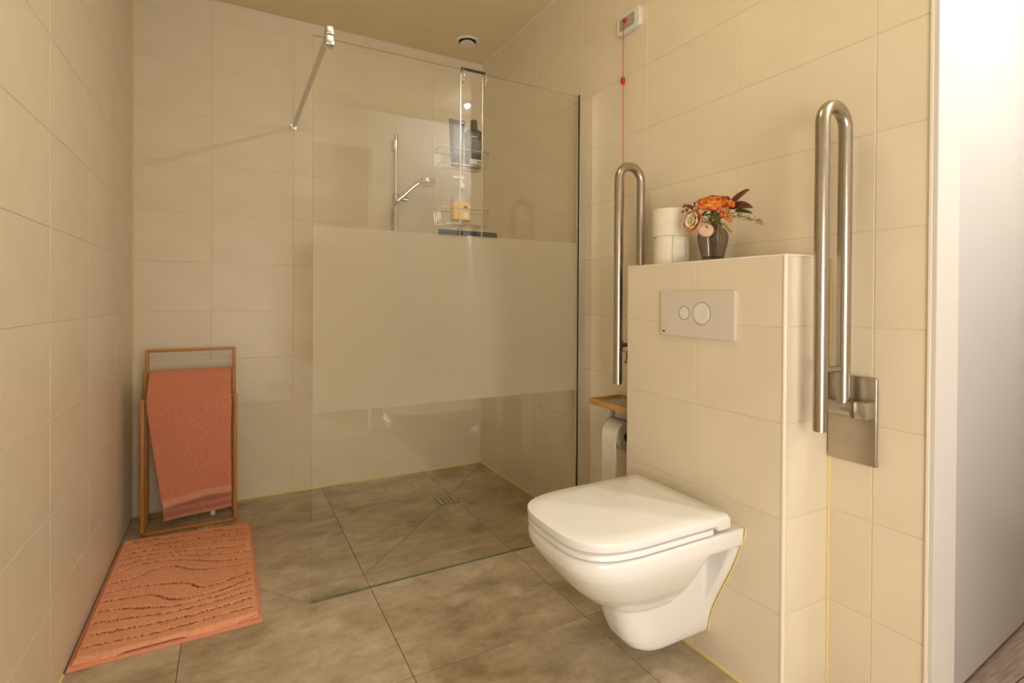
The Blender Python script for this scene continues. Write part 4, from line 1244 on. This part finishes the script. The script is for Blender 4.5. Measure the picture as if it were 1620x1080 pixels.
bm = BM(); add_box(bm, 0.334, 0.354, -0.187, -0.185, 0.012, 0.034)
tag(new_obj('care_tag', bm, 'white_plastic', tw_o, smooth=False), 'white care tag at the hem')

# ------------------------------------------------------------------ bath mat
MA = Vector((0.006, -0.338)); MB_ = Vector((0.503, -0.378)); MC = Vector((0.508, -1.206)); MD = Vector((0.008, -1.209))
bmt = thing('bath_mat', 'rust-orange tufted bath mat with carved lines along the left wall', 'bath mat', (0.255, -0.78, 0))
def mat_pt(u, v):
    a = MA.lerp(MB_, u); b = MD.lerp(MC, u); return a.lerp(b, v)
bm = BM()
hem = [(-0.004, -0.003), (1.004, -0.003), (1.004, 1.003), (-0.004, 1.003)]
rings = []
for e, z in ((0.0, 0.0008), (0.0, 0.006), (0.004, 0.008)):
    ring = []
    for (ua, va), (ub, vb) in zip(hem, hem[1:] + hem[:1]):
        for k in range(24):
            u = ua + (ub - ua) * k / 24; v = va + (vb - va) * k / 24
            p = mat_pt(min(max(u, -0.004 + e), 1.004 - e), min(max(v, -0.003 + e), 1.003 - e)); ring.append(Vector((p.x, p.y, z)))
    rings.append(ring)
add_ring_loft(bm, rings)
new_obj('hem', bm, 'mat_hem', bmt)
def mat_field(x, y):
    """contour-map field: its level lines are the carved grooves"""
    f = y + 0.020 * math.sin(x * 7 + y * 4) + 0.010 * noise.noise(Vector((x * 6, y * 6, 0.3)))
    f += 0.078 * math.exp(-(((x - 0.17) / 0.13) ** 2 + ((y - 0.30 - 0.25 * (x - 0.17)) / 0.085) ** 2))
    f -= 0.072 * math.exp(-(((x - 0.33) / 0.16) ** 2 + ((y - 0.57 + 0.2 * (x - 0.33)) / 0.080) ** 2))
    return f
def groove(u, v):
    """distance-like value to the carved lines, in metres"""
    x = u * 0.50; y = v * 0.83; e = 0.002; sp = 0.058
    f = mat_field(x, y)
    g = math.hypot(mat_field(x + e, y) - f, mat_field(x, y + e) - f) / e
    s = f / sp
    return abs(s - round(s)) * sp / max(g, 0.30)
NU, NV = 235, 390
bm = BM(); rows = []
for j in range(NV + 1):
    row = []
    for i in range(NU + 1):
        u = 0.014 + 0.972 * i / NU; v = 0.010 + 0.980 * j / NV
        p = mat_pt(u, v)
        g = groove(u, v)
        h = 0.0245
        h += 0.0026 * noise.noise(Vector((p.x * 260, p.y * 260, 0))) + 0.0016 * noise.noise(Vector((p.x * 95, p.y * 95, 2))) + 0.003 * noise.noise(Vector((p.x * 14, p.y * 14, 5)))
        h += random.uniform(-0.0016, 0.0016)
        wob = 0.0022 * noise.noise(Vector((p.x * 120, p.y * 120, 8)))
        h -= 0.0205 * math.exp(-(abs(g + wob) / 0.0056) ** 4.0)
        ed = min(u * 0.5, (1 - u) * 0.5, v * 0.83, (1 - v) * 0.83) - 0.006
        h = 0.006 + (h - 0.006) * min(1, max(0.0, ed / 0.010)) ** 0.5
        jx = 0.0012 * noise.noise(Vector((p.x * 300, p.y * 300, 20))); jy = 0.0012 * noise.noise(Vector((p.x * 300, p.y * 300, 40)))
        row.append(bm.verts.new((p.x + jx, p.y + jy, h)))
    rows.append(row)
for jj, (a, b) in enumerate(zip(rows, rows[1:])):
    for i in range(NU):
        f = bm.faces.new((a[i], b[i], b[i + 1], a[i + 1]))
        if min(v.co.z for v in f.verts) < 0.0125 and min(i, NU - 1 - i, jj, NV - 1 - jj) > 8: f.material_index = 1     # darker colour paints in the shade down in the carved grooves
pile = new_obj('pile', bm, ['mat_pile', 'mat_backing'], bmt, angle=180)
